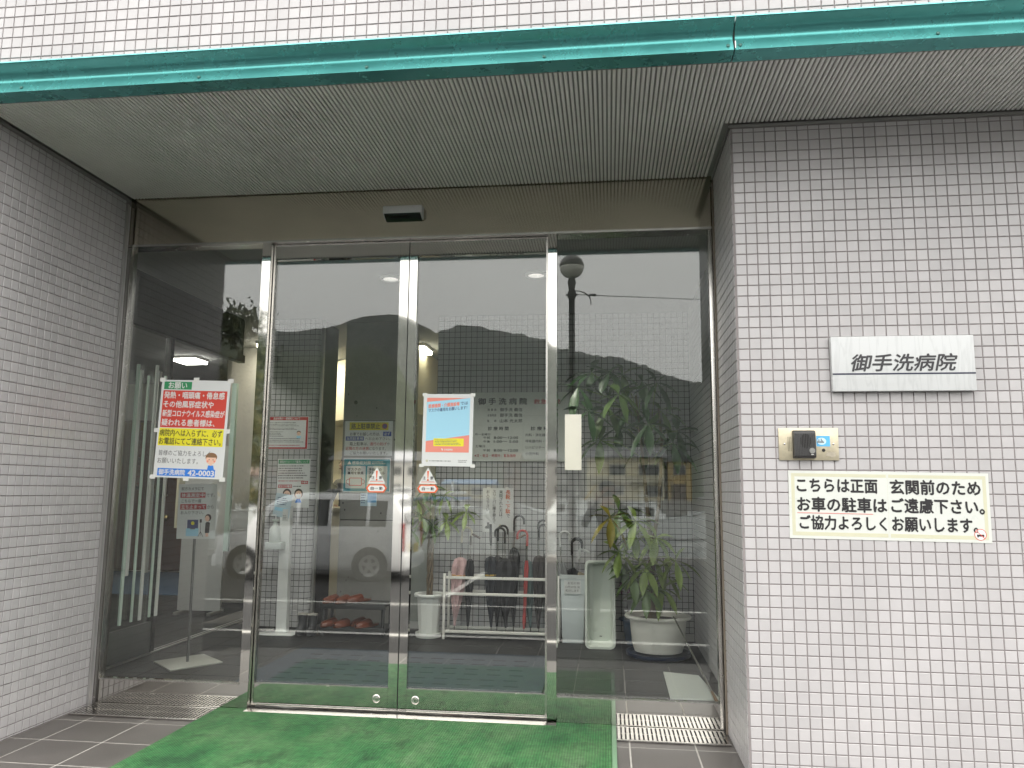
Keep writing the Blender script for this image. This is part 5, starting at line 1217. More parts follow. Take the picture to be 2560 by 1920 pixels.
# wooded mountains
def hills(name, prof, Y, depth, col, label, rough_amp, nx, seed, zbase):
    rng = random.Random(seed)
    m = MB(); ny = 16
    xs_ = [p[0] for p in prof]
    def ridge(x):
        if x <= xs_[0]: return prof[0][1] + (x - xs_[0])*0.02
        for (a, za), (b_, zb_) in zip(prof, prof[1:]):
            if a <= x <= b_: return za + (zb_-za)*(x-a)/(b_-a)
        return prof[-1][1] - (x - xs_[-1])*0.05
    x0, x1 = xs_[0]-180*abs(Y)/700, xs_[-1]+260*abs(Y)/700
    from mathutils import noise
    vs = []
    for j in range(ny):
        t_ = j/(ny-1)
        for i in range(nx):
            x = x0 + (x1-x0)*i/(nx-1)
            s_ = math.sin(min(1, t_*1.25)*math.pi/2) if t_ < 0.8 else 1 - (t_-0.8)*1.2
            q = noise.fractal(Vector((x*0.012, t_*3.0, seed)), 1.0, 2.0, 4)
            z = zbase + (ridge(x)-zbase)*max(0, s_) + q*rough_amp*3*(1-abs(t_-0.8)/0.8 if t_ < 0.8 else 0)*(1-t_)*1.5
            z += (rng.uniform(-1, 1)*0.3 + noise.noise(Vector((x*0.16, t_*9, seed)))*1.1 + noise.noise(Vector((x*0.05, t_*5, seed+4)))*1.2)*rough_amp*(abs(Y)/700)**0.5*(1 if t_ > 0.05 else 0)
            vs.append((x, Y + depth*(0.8 - t_), z))
    m.add(vs, [(j*nx+i, j*nx+i+1, (j+1)*nx+i+1, (j+1)*nx+i) for j in range(ny-1) for i in range(nx-1)])
    mt_ = M(name+'_forest', col, 0.95, var=(0.05 if Y < -400 else 0.12, 0.35, 10), bump=(0.12 if Y < -400 else 0.4, 1.0, 6.0 if Y < -400 else 2.0))
    return tag(m.build(name, mt_, fix=True, smooth=True, angle=180), label, 'mountain', kind='structure')
RIDGE = [(-317.2, 142.1), (-303.3, 144.6), (-284.5, 146.7), (-274.4, 144.5), (-268.6, 146.8), (-247.3, 148.8), (-230.4, 150.5), (-219.9, 154.6), (-209.5, 157.9), (-198.2, 159.6), (-187.4, 160.2), (-178.7, 156.9), (-172.1, 154.1), (-163.9, 150.2), (-158.4, 145.1), (-153.8, 142.0), (-148.8, 141.5), (-142.7, 143.3), (-137.1, 145.5), (-126.9, 148.8), (-119.3, 149.4), (-113.2, 148.2), (-106.4, 145.8), (-101.5, 145.0), (-94.8, 145.6), (-89.1, 144.0), (-82.4, 140.5), (-71.5, 139.6), (-69.3, 138.1), (-59.7, 136.8), (-56.0, 135.6), (-46.4, 128.0), (-36.1, 126.8), (-27.7, 124.8), (-16.7, 121.3), (-9.1, 118.6), (3.2, 118.9), (12.9, 117.3), (21.1, 113.2), (32.4, 107.2), (41.3, 103.8), (50.5, 101.6), (56.1, 98.6), (70.5, 95.6), (84.4, 95.1)]
hills('mountain', RIDGE, -700, 380, (0.030, 0.038, 0.030), 'long wooded mountain ridge behind the harbour, mirrored across the glass', 1.9, 640, 3, -2)
HILL2 = [(-118.5, 47.5), (-106.2, 44.8), (-95.4, 42.0), (-82.5, 43.2), (-77.1, 44.6), (-72.5, 44.8), (-68.6, 43.6), (-66.3, 41.7), (-62.5, 34.1), (-59.1, 25.3), (-54.5, 16.6), (-50.6, 10.5), (-39.4, 9.3), (-15.1, 7.0), (8.6, 9.6), (31.8, 12.0)]
hills('wooded_hill', HILL2, -230, 120, (0.035, 0.048, 0.022), 'nearer dark wooded hill mirrored in the left door leaf', 1.3, 260, 9, -2)

# ------------------------------------------------------------------ houses on the far bank
GLZ = M('window_dark', (0.03, 0.035, 0.035), 0.12)
FRM = M('window_frame', (0.45, 0.45, 0.43), 0.5)
def house(name, label, x0, x1, yf, depth, z0, h, roof_h, wall, roof, wins, ridge='x', over=0.5, door=None):
    r = thing(name, label, 'house', ((x0+x1)/2, yf-depth/2, z0), 'houses on the far bank')
    y0, y1 = yf-depth, yf
    bx('wall', wall, r, x0, y0, z0, x1, y1, z0+h)
    m = MB()
    if ridge == 'x':
        ym = (y0+y1)/2; m.prism([(y0-over, z0+h+.01), (y1+over, z0+h+.01), (y1+over, z0+h+.14), (ym, z0+h+roof_h), (y0-over, z0+h+.14)], 'x', x0-over, x1+over)
    else:
        xm = (x0+x1)/2; m.prism([(x0-over, z0+h+.01), (x1+over, z0+h+.01), (x1+over, z0+h+.14), (xm, z0+h+roof_h), (x0-over, z0+h+.14)], 'y', y0-over, y1+over)
    m.build('roof', roof, r)
    for (a, b_, c, d) in wins:
        w = bx('window', FRM, r, x0+a, y1+.005, z0+c, x0+b_, y1+.06, z0+d)
        bx('pane', GLZ, w, x0+a+.08, y1+.061, z0+c+.08, (x0+a+x0+b_)/2-.03, y1+.075, z0+d-.08); bx('pane', GLZ, w, (x0+a+x0+b_)/2+.03, y1+.061, z0+c+.08, x0+b_-.08, y1+.075, z0+d-.08)
    if door: bx('door', M('house_door', (0.10, 0.07, 0.05), 0.5), r, x0+door[0], y1+.005, z0, x0+door[1], y1+.05, z0+door[2])
    return r
CRM = M('render_cream', (0.60, 0.55, 0.38), 0.85, var=(.6, .06)); OCH = M('render_ochre', (0.42, 0.31, 0.12), 0.85, var=(.6, .08)); WHT = M('render_white', (0.58, 0.57, 0.54), 0.85, var=(.6, .06)); GRW = M('render_grey', (0.30, 0.30, 0.29), 0.85, var=(.6, .08)); BRNW = M('timber_brown', (0.13, 0.075, 0.045), 0.8, var=(.8, .2))
RGR = M('roof_grey', (0.11, 0.115, 0.12), 0.6, var=(.5, .1)); RBL = M('roof_blue', (0.16, 0.30, 0.50), 0.5, var=(.5, .06)); RBR = M('roof_brown', (0.12, 0.075, 0.055), 0.7, var=(.5, .12))
Z = 0.0
w2 = [(1.2, 3.4, 3.5, 5.0), (5.2, 8.0, 3.5, 5.0), (0.9, 3.2, 0.8, 2.1), (6.0, 8.4, 0.6, 2.1)]
hm_ = house('cream_house', 'two storey cream house with a grey roof mirrored in the right glass panel', -3.6, 6.9, -104, 8, Z, 5.9, 1.7, CRM, RGR, [(a+1.9, b_+1.9, c, d) for a, b_, c, d in w2])
bx('balcony', M('balcony_cream', (0.50, 0.47, 0.36), 0.8), hm_, -3.4, -103.99, 2.55, 6.9, -103.2, 3.35)
house('ochre_house', 'narrow ochre gabled house attached to the cream house', 7.45, 10.6, -104, 7, Z, 5.4, 1.7, OCH, RGR, [(0.7, 2.4, 3.6, 5.0)], ridge='y', door=(0.4, 2.4, 2.4))
house('grey_house', 'grey house behind the white boat with a cabin', -12.8, -4.6, -106, 8, Z, 5.6, 1.6, GRW, RGR, [(1, 3, 3.4, 4.8), (4.6, 6.8, 3.4, 4.8), (1, 3, .8, 2.2), (4.6, 6.8, .8, 2.2)])
house('brown_house', 'brown timber house mirrored in the right steel post', -14.6, -13.6+.6, -100, 6, Z, 5.2, 1.3, BRNW, RBR, [(0.3, 1.2, 3.2, 4.4), (0.3, 1.2, .9, 2.2)])
house('blue_roofed_shed', 'low pale shed with a bright blue roof mirrored over the umbrellas', -21.6, -15.6, -95, 4.5, Z, 2.0, 0.7, CRM, RBL, [(0.6, 2.0, 0.7, 1.7), (3.4, 4.9, 0.7, 1.7)])
house('white_house', 'white house with a pale grey roof mirrored in the door stiles', -31.5, -26.4, -102, 8, Z, 5.2, 1.6, WHT, M('roof_pale', (0.34, 0.35, 0.37), 0.6), [(0.8, 2.2, 3.2, 4.5), (3.0, 4.4, 3.2, 4.5), (0.8, 2.2, .8, 2.1)])
house('yellow_house', 'pale yellow house standing left of the white house', -41, -33.2, -106, 8, Z, 5.4, 1.7, CRM, RGR, [(1, 3, 3.4, 4.8), (4.4, 6.4, 3.4, 4.8), (1, 3, .8, 2.2)])
house('low_grey_shed', 'low grey net shed on the far bank left of the houses', -60, -45, -97, 6, Z, 3.0, 1.2, GRW, RBR, [(2, 4, 1, 2.2), (8, 11, 1, 2.2)])
house('end_house', 'house with a brown roof at the far right of the bank', 13.0, 21.5, -103, 8, Z, 5.6, 1.6, WHT, RBR, [(1, 3, 3.4, 4.8), (4.6, 6.8, 3.4, 4.8), (1, 3, .8, 2.2)])

# ------------------------------------------------------------------ lamp post with a globe, wire to the next pole
IRON = M('post_dark', (0.030, 0.030, 0.030), 0.45, 0.3)
lx, ly = -1.20, -8.2; gz = ground_z(ly)
lp = thing('street_lamp', 'dark globe street lamp mirrored beside the right steel post', 'street lamp', (lx, ly, gz))
MB().lathe([(0.13, gz), (0.13, gz+.08), (0.085, gz+.16), (0.062, gz+.5), (0.058, 3.4), (0.070, 3.42), (0.070, 3.52), (0.055, 3.54), (0.052, 4.50), (0.075, 4.53), (0.075, 4.62), (0.05, 4.66), (0.062, 4.74), (0.075, 4.80), (0.055, 4.87), (0.0, 4.90)], lx, ly, 18).build('post', IRON, lp, smooth=True)
prof = [(0.05, 4.875)] + [(0.212*math.cos(R(a)), 5.08 + 0.212*math.sin(R(a))) for a in range(-58, 91, 8)] + [(0.0, 5.292)]
g_lo = [p for p in prof if p[1] <= 5.10]; g_hi = [p for p in prof if p[1] >= 5.08]
MB().lathe(g_lo, lx, ly, 28).build('globe', M('globe_clear', (0.62, 0.62, 0.55), 0.15), lp, smooth=True); MB().lathe([(0.216, 5.085), (0.216, 5.11)] + [(r_*1.01+.001, z) for r_, z in g_hi[2:]], lx, ly, 28).build('hood', M('globe_hood', (0.055, 0.055, 0.052), 0.35), lp, smooth=True)
MB().tube([(lx-0.10, ly, 4.58), (lx+0.10, ly, 4.58)], 0.02, 8).build('bracket', IRON, lp)
MB().tube([(lx+0.04, ly, 4.60)] + [(lx+0.05+0.28*math.sin(R(a))*1.0, ly, 4.45-0.20*math.cos(R(a))) for a in range(200, 60, -14)], 0.010, 6).build('cable_loop', RUBBER, lp)
wr_ = thing('overhead_wire', 'thin overhead wire running from the globe lamp', 'wire', (lx, ly, 4.58)); pts = [(lx+0.1 + 27*k/16, ly - 0.4*k/16, 4.58 - 1.6*(k/16) + 0.0*(k)) for k in range(17)]
MB().tube(pts, 0.006, 5).build('cable', RUBBER, wr_); MB().tube([(lx+0.30, ly, 4.57), (lx+0.42, ly, 4.565)], 0.022, 8).build('insulator', RUBBER, wr_)
def util_pole(x, y, h, label):
    r = thing('utility_pole', label, 'utility pole', (x, y, ground_z(y) if y > -14 else -.15), 'utility poles by the harbour'); z0 = r.location.z
    MB().tube([(x, y, z0), (x, y, z0+h)], [0.16, 0.10], 10).build('pole', M('pole_concrete', (0.22, 0.215, 0.205), 0.8), r, smooth=True)
    for q in (0.6, 1.3): bx('crossarm', IRON, r, x-0.8, y-0.05, z0+h-q-.05, x+0.8, y+0.05, z0+h-q+.05)
util_pole(25.9, -8.6, 4.2, 'concrete pole at the far end of the overhead wire'); util_pole(-3.9, -99.0, 8.5, 'utility pole standing before the cream house'); util_pole(15.2, -98, 8.5, 'utility pole right of the ochre house'); util_pole(-24, -97, 8, 'utility pole beside the blue roofed shed')

# ------------------------------------------------------------------ vehicles
TYRE = M('tyre', (0.018, 0.018, 0.018), 0.75); RIM = M('wheel_rim', (0.50, 0.50, 0.49), 0.3, 0.7); CARG = M('car_glass', (0.06, 0.068, 0.068), 0.05, spec=0.6); BLKP = M('black_trim', (0.02, 0.02, 0.02), 0.5)
def car(name, label, x, y, z0, L, W, H, paint, hood_h, hood_l, screen_l, facing=-1, rear_slope=0.12, cargo=None):
    """hatchback or van; front towards facing*x"""
    r = thing(name, label, 'car', (x, y, z0), 'white vehicles parked by the harbour')
    roof = H; belt = 0.60*H; hw = W/2
    st_ = [(0.0, 0.62*hood_h, .86), (0.06, 0.88*hood_h, .95), (hood_l*0.5, hood_h*.97, 1), (hood_l, hood_h, 1), (hood_l+screen_l*.55, hood_h+(roof-hood_h)*.66, 1), (hood_l+screen_l, roof*.965, 1), (hood_l+screen_l+.35, roof, 1), (L*.75, roof, 1), (L-rear_slope-.12, roof*.985, 1), (L-rear_slope*.45, roof*.80, .99), (L-.03, belt, .97), (L, 0.40, .94)]
    def ring(s_, top, wf):
        w = hw*wf; b_ = min(belt, top-.03); X = x + facing*(L/2 - s_)
        tw = w*(1 - 0.17*max(0, (top-b_))/(roof-belt))
        side = [(w*.90, .20), (w, .32), (w*1.0, b_*.8), (w*.985, b_), (tw*1.01, top-.07 if top > b_+.1 else top-.015), (tw*.94, top-.02), (tw*.6, top)]
        return [(X, y+a, z0+c) for a, c in side] + [(X, y-a, z0+c) for a, c in reversed(side)]
    m = MB(); vs = []; n = 14
    for s_ in st_: vs += ring(*s_)
    fs = [(i*n+k, i*n+(k+1) % n, (i+1)*n+(k+1) % n, (i+1)*n+k) for i in range(len(st_)-1) for k in range(n)] + [tuple(range(n)), tuple((len(st_)-1)*n+k for k in range(n-1, -1, -1))]
    m.add(vs, fs); m.build('body', paint, r, smooth=True, angle=35)
    def top_at(s_):
        for (a, ta, wa), (b_, tb, wb_) in zip(st_, st_[1:]):
            if a <= s_ <= b_: return ta + (tb-ta)*(s_-a)/(b_-a)
        return roof
    def sp(s_, t_, sgn):
        top = top_at(s_)-.07; w0 = hw*.985; w1 = hw*(1-.17*max(0, top+.07-belt)/(roof-belt))*1.01
        return (x + facing*(L/2-s_), y + sgn*(w0+(w1-w0)*t_ + .008), z0 + belt + (top-belt)*t_)
    cuts = [(hood_l+.30, hood_l+screen_l+.30), (hood_l+screen_l+.38, L*.60), (L*.60+.08, L*.80), (L*.80+.07, L-rear_slope-.22)]
    for sgn in (-1, 1):
        for a, b_ in cuts:
            if b_-a < .1: continue
            a_top = max(a, hood_l+screen_l*.8) if a < hood_l+screen_l else a
            m = MB(); m.add([sp(a, .06, sgn), sp(b_, .06, sgn), sp(b_, .90, sgn), sp(a_top, .90, sgn)], [(0,1,2,3)]); w_ = m.build('side_window', CARG, r, fix=False)
        m = MB(); m.box(x+facing*(L/2-hood_l-screen_l-1.0)-.07, y+sgn*(hw+.012), z0+belt-.16, x+facing*(L/2-hood_l-screen_l-1.0)+.07, y+sgn*(hw-.01), z0+belt-.12); m.build('door_handle', paint, r)
        bx('mirror', paint, r, x+facing*(L/2-hood_l-.35)-.05, y+sgn*(hw+.02), z0+belt-.02, x+facing*(L/2-hood_l-.35)+.05, y+sgn*(hw+.17), z0+belt+.14, bevel=.02)
        bx('tail_light', M('tail_red', (0.35, 0.02, 0.02), 0.25), r, x-facing*(L/2-.05), y+sgn*(hw*.84), z0+.55, x-facing*(L/2+.012), y+sgn*(hw*.965), z0+1.05, bevel=.01)
        bx('headlight', M('lamp_lens', (0.55, 0.56, 0.55), 0.1), r, x+facing*(L/2-.16), y+sgn*(hw*.60), z0+hood_h*.62, x+facing*(L/2+.004), y+sgn*(hw*.93), z0+hood_h*.84, bevel=.02)
        for wx in (.62, L-.62):
            cx = x+facing*(L/2-wx); rt = .29
            def ax(prof, dy, name, mat, par):
                q = MB(); q.lathe(prof, 0, 0, 24); q.v = [(cx+v[0], y+sgn*(hw-.19+dy+v[2]), z0+rt+v[1]) for v in q.v]; return q.build(name, mat, par, smooth=True)
            ax([(rt+.05, .195), (rt+.05, .199), (0, .199)], 0, 'wheel_arch', BLKP, r)
            wh = ax([(rt*.55, 0), (rt*.97, .005), (rt, .03), (rt, .17), (rt*.95, .205), (rt*.68, .21), (rt*.66, .18), (0, .18)], 0, 'wheel', TYRE, r)
            ax([(rt*.67, .16), (rt*.66, .213), (rt*.60, .205), (rt*.25, .19), (rt*.2, .21), (0, .212)], 0, 'rim', RIM, wh)
            for q in range(5):
                a = 2*math.pi*q/5; MB().box(-.03, 0, .06, .03, .012, rt*.62).build
                mm_ = MB().box(-.032, .190, .05, .032, .214, rt*.62); mm_.v = [(cx + v[0]*math.cos(a)-v[2]*math.sin(a), y+sgn*(hw-.19+v[1]), z0+rt+v[0]*math.sin(a)+v[2]*math.cos(a)) for v in mm_.v]; mm_.build('spoke', RIM, wh)
    Xr = x-facing*L/2; dx = -facing
    m = MB(); m.add([(Xr-dx*(rear_slope*.45-.02)-dx*.0, y-hw*.72, z0+belt+.10), (Xr-dx*(rear_slope*.45-.02), y+hw*.72, z0+belt+.10), (Xr-dx*(rear_slope+.09), y+hw*.66, z0+H*.93), (Xr-dx*(rear_slope+.09), y-hw*.66, z0+H*.93)], [(0,1,2,3)]); m.v = [(v[0]+dx*.055, v[1], v[2]) for v in m.v]; m.build('rear_window', CARG, r, fix=False)
    bx('rear_bumper', paint, r, Xr-dx*.05, y-hw*.94, z0+.24, Xr+dx*.05, y+hw*.94, z0+.48, bevel=.03); bx('number_plate', M('plate_yellow', (0.65, 0.48, 0.05), 0.5), r, Xr+dx*.051, y-.165, z0+.50, Xr+dx*.058, y+.165, z0+.665)
    Xf = x+facing*L/2
    a0, b0, a1, b1 = hood_l+.06, hood_h+.02, hood_l+screen_l-.04, roof*.955
    m = MB(); f_ = lambda s_: x+facing*(L/2-s_)
    m.add([(f_(a0), y-hw*.84, z0+b0+.02), (f_(a0), y+hw*.84, z0+b0+.02), (f_(a1), y+hw*.76, z0+b1), (f_(a1), y-hw*.76, z0+b1)], [(0,1,2,3)]); m.v = [(v[0]+facing*.045, v[1], v[2]+.03) for v in m.v]; m.build('windscreen', CARG, r, fix=False)
    bx('front_bumper', paint, r, Xf-facing*.05, y-hw*.92, z0+.22, Xf+facing*.05, y+hw*.92, z0+.44, bevel=.03); bx('grille', BLKP, r, Xf+facing*.0, y-hw*.45, z0+.46, Xf+facing*.02, y+hw*.45, z0+.60)
    return r
WPNT = M('car_white', (0.82, 0.83, 0.84), 0.14, spec=0.7); SPNT = M('car_silver', (0.36, 0.37, 0.38), 0.2, 0.5)
car('minivan', 'white boxy minivan parked across the road, mirrored in the left door leaf', -6.1, -9.75, -0.45, 3.62, 1.48, 1.60, WPNT, 0.92, 0.62, 0.62)
car('parked_car', 'small white car standing beyond the minivan', -13.4, -11.6, -0.45, 3.4, 1.48, 1.50, WPNT, 0.88, 0.7, 0.65, facing=1)
for k, (x, lab, p) in enumerate(((-27.0, 'distant white van before the white house', WPNT), (-36.0, 'distant silver car before the yellow house', SPNT), (12.0, 'distant silver car right of the ochre house', SPNT), (16.4, 'distant white car near the end house', WPNT))):
    car('distant_car', lab, x, -93.5, -0.15, 3.5, 1.5, 1.75 if k == 0 else 1.45, p, 0.9, 0.35 if k == 0 else .8, 0.5)

# ------------------------------------------------------------------ boats
BW = M('boat_white', (0.76, 0.78, 0.77), 0.3, var=(1.5, .05)); BDK = M('boat_keel', (0.10, 0.035, 0.035), 0.6); BBL = M('canopy_blue', (0.10, 0.25, 0.55), 0.5); BUOY = M('float_yellow', (0.48, 0.32, 0.05), 0.5, var=(8, .15)); ROPE = M('rope', (0.35, 0.33, 0.26), 0.9)
def boat(name, label, x, y, L, W, free, ang, zw=-1.3, cabin=True, extras=''):
    r = thing(name, label, 'boat', (x, y, zw), 'fishing boats in the harbour'); c, s_ = math.cos(ang), math.sin(ang)
    def T(p): return (x + p[0]*c - p[1]*s_, y + p[0]*s_ + p[1]*c, zw + p[2])
    def put(m, nm, mat, par=None, **k): m.v = [T(v) for v in m.v]; return m.build(nm, mat, par or r, **k)
    st_ = [(-.5, .80, .92), (-.35, .95, .90), (0, 1.0, .95), (.25, .85, 1.1), (.42, .45, 1.35), (.5, .04, 1.55)]
    m = MB(); vs = []
    for a, w, sh in st_:
        X = a*L; hw = W/2*w; vs += [(X, -hw, free*sh), (X, -hw*.96, free*.55*sh), (X, -hw*.80, 0.02), (X, hw*.80, 0.02), (X, hw*.96, free*.55*sh), (X, hw, free*sh), (X, hw*.88, free*sh), (X, hw*.84, free*.45), (X, -hw*.84, free*.45), (X, -hw*.88, free*sh)]
    n = 10; m.add(vs, [(i*n+k, i*n+(k+1) % n, (i+1)*n+(k+1) % n, (i+1)*n+k) for i in range(len(st_)-1) for k in range(n)] + [tuple(range(n)), tuple((len(st_)-1)*n+k for k in range(n-1, -1, -1))]); put(m, 'hull', BW, smooth=True, angle=35)
    m = MB(); vs = []
    for a, w, sh in st_: X = a*L*.985; hw = W/2*w*.81; vs += [(X, -hw, 0.019), (X, -hw*.6, -.3), (X, hw*.6, -.3), (X, hw, 0.019)]
    m.add(vs, [(i*4+k, i*4+(k+1) % 4, (i+1)*4+(k+1) % 4, (i+1)*4+k) for i in range(len(st_)-1) for k in range(4)] + [(0,1,2,3), tuple((len(st_)-1)*4+k for k in (3,2,1,0))]); put(m, 'keel', BDK)
    put(MB().tube([(a*L, -W/2*w, free*sh) for a, w, sh in st_], .045, 6), 'gunwale', M('rub_strip', (0.40, 0.42, 0.42), .5)); put(MB().tube([(a*L, W/2*w, free*sh) for a, w, sh in st_], .045, 6), 'gunwale', MATS['rub_strip'])
    if cabin:
        z0, ch = free*.45, 1.45
        m = MB(); m.prism([(-.12*L, z0), (.16*L, z0), (.16*L, z0+ch*.55), (.10*L, z0+ch), (-.12*L, z0+ch)], 'y', -W*.29, W*.29); cb = put(m, 'cabin', BW, bevel=.02)
        m = MB().box(-.15*L, -W*.33, z0+ch+.003, .13*L, W*.33, z0+ch+.06); put(m, 'cabin_roof', BW, bevel=.015)
        for sg in (-1, 1):
            for a, b_ in ((-.09, -.01), (.015, .085)): put(MB().box(a*L, sg*W*.292, z0+ch*.52, b_*L, sg*W*.298, z0+ch*.86), 'cabin_window', GLZ)
        m = MB(); m.add([(.158*L, -W*.25, z0+ch*.60), (.158*L, W*.25, z0+ch*.60), (.107*L, W*.25, z0+ch*.94), (.107*L, -W*.25, z0+ch*.94)], [(0,1,2,3)]); m.v = [(v[0]+.03, v[1], v[2]+.02) for v in m.v]; put(m, 'windscreen', GLZ, fix=False)
        put(MB().tube([(-.02*L, 0, z0+ch+.06), (-.02*L, 0, z0+ch+.75)], .035, 8), 'mast', BW); put(MB().box(-.06*L, -.35, z0+ch+.40, .02*L, .35, z0+ch+.47), 'radar_bar', BW, bevel=.01)
    if 'y' in extras: put(MB().tube([(-.13*L, 0, z0+ch+.08), (-.22*L, 0.1, z0+ch+.95)], .05, 8), 'boom', BUOY)
    if 'c' in extras:
        m = MB(); m.prism([(-.42*L, free+.95), (-.10*L, free+1.02), (-.10*L, free+1.08), (-.42*L, free+1.01)], 'y', -W*.36, W*.36); put(m, 'canopy', BBL)
        for a in (-.41, -.12):
            for sg in (-1, 1): put(MB().tube([(a*L, sg*W*.34, free*.5), (a*L, sg*W*.34, free+.98)], .02, 6), 'canopy_post', ALU)
    if 'f' in extras:
        for a in (-.32, -.05, .2):
            fl_ = MB().lathe([(0, -.16), (.07, -.12), (.09, 0), (.07, .12), (.04, .17), (.05, .22), (.075, .30), (.06, .36), (0, .38)], 0, 0, 14); fl_.v = [(v[0]+a*L, v[1]+W*.53, v[2]+free*.35) for v in fl_.v]; put(fl_, 'float', BUOY, smooth=True)
            put(MB().tube([(a*L, W*.52, free*.35+.36), (a*L, W*.50, free*.98)], .012, 5), 'float_rope', ROPE)
    return r
boat('fishing_boat', 'nearest white fishing boat with yellow floats and a blue canopy, mirrored over the umbrellas', -4.9, -16.6, 5.2, 1.9, 1.25, R(62), zw=-1.3, extras='cf')
boat('cabin_boat', 'white cabin boat with a yellow boom mirrored left of the photographer', -3.0, -45, 7.5, 2.2, 1.1, R(200), extras='y')
boat('covered_boat', 'white boat with a flat roof mirrored right of the photographer', 1.4, -40, 7.0, 2.2, 1.0, R(10), extras='')
boat('long_boat', 'long low white boat moored by the far sea wall', 10.5, -62, 9, 2.4, 1.0, R(3), extras=''); boat('small_boat', 'small white boat near the blue roofed shed', -14.5, -66, 6, 2.0, 0.9, R(185), extras=''); boat('moored_boat', 'white moored boat mirrored in the left panel', -24, -42, 8, 2.4, 1.1, R(12), extras='y')
ms = thing('white_mast', 'tall thin white mast with a crossbar on the quay, mirrored near the pier', 'mast', (1.75, -13.6, -0.45)); MB().tube([(1.75, -13.6, -0.30), (1.75, -13.6, 2.9)], .035, 10).build('pole', BW, ms, smooth=True); bx('crossbar', BW, ms, 0.95, -13.63, -.02, 1.715, -13.57, .06); bx('clamp', ALU, ms, 1.66, -13.68, 0.95, 1.84, -13.52, 1.08, bevel=.01)
for x, lab in ((-2.6, 'mooring bollard on the quay behind the lamp'), (3.4, 'mooring bollard on the quay right of the mast'), (-9.5, 'mooring bollard on the quay behind the minivan')):
    b0 = thing('bollard', lab, 'bollard', (x, -13.6, -.45), 'bollards on the quay'); MB().lathe([(.16, -.449), (.12, -.36), (.10, -.16), (.17, -.10), (.18, -.04), (.12, .0), (0, .01)], x, -13.45, 16).build('body', IRON, b0, smooth=True)

# ------------------------------------------------------------------ trees mirrored in the left panel
def tree(name, label, x, y, z0, h, spread, cols, n, seed, crown_lo=0.35, lsz=0.16):
    r = thing(name, label, 'tree', (x, y, z0), 'trees by the harbour road'); rng = random.Random(seed)
    m = MB(); m.tube([(x, y, z0), (x+.1, y, z0+h*.3), (x-.1, y+.1, z0+h*.55), (x, y, z0+h*.8)], [h*.035, h*.028, h*.018, h*.008], 10); tips = []
    for k in range(9):
        a = rng.uniform(0, 6.28); zz = z0+h*rng.uniform(.28, .7); L = spread*rng.uniform(.45, .9); e_ = (x+L*math.cos(a), y+L*math.sin(a), zz+h*rng.uniform(.08, .25)); m.tube([(x, y, zz), ((x+e_[0])/2, (y+e_[1])/2, zz+h*.1), e_], [h*.014, h*.009, h*.004], 6); tips.append(e_)
    m.build('trunk', BARK, r, smooth=True)
    cl = [(x+rng.gauss(0, .42)*spread, y+rng.gauss(0, .42)*spread, z0+h*rng.uniform(crown_lo, 1.0)) for _ in range(30)] + tips
    m = MB()
    for k in range(n):
        c = rng.choice(cl); s_ = spread*.20; p = Vector((c[0]+rng.gauss(0, s_), c[1]+rng.gauss(0, s_), c[2]+rng.gauss(0, s_*.7)))
        q = Euler((rng.uniform(0, 6.28), rng.uniform(0, 6.28), rng.uniform(0, 6.28))).to_matrix(); sz = lsz*rng.uniform(.6, 1.3)
        m.add([tuple(p + q@Vector(v)) for v in ((-sz, 0, 0), (0, -sz*.45, sz*.1), (sz, 0, 0), (0, sz*.45, sz*.1))], [(0,1,2,3)], rng.randrange(len(cols)))
    m.build('crown', cols, r, fix=False); return r
LF = [M('tree_leaf_%d' % k, c, 0.6) for k, c in enumerate(((0.045, 0.065, 0.022), (0.028, 0.045, 0.018), (0.07, 0.085, 0.03), (0.13, 0.14, 0.05), (0.20, 0.17, 0.07)))]
tree('evergreen_tree', 'dark evergreen tree mirrored beside the tiled wall in the left panel', -16.6, -25, -.45, 9.3, 2.3, LF[:3], 6500, 4, .45)
tree('bamboo_tree', 'pale yellow green tree below the evergreen', -14.9, -23, -.45, 6.4, 1.5, LF[2:], 4000, 5, .2, .13)
for k, (x, y, h, lab) in enumerate(((-46, -110, 11, 'dark tree left of the far houses'), (-24.2, -112, 9, 'dark tree behind the blue roofed shed'), (23.5, -110, 10, 'dark tree at the right end of the far houses'))): tree('bank_tree', lab, x, y, -.15, h, 3.4, LF[:2], 2600, 20+k, .25, .40)

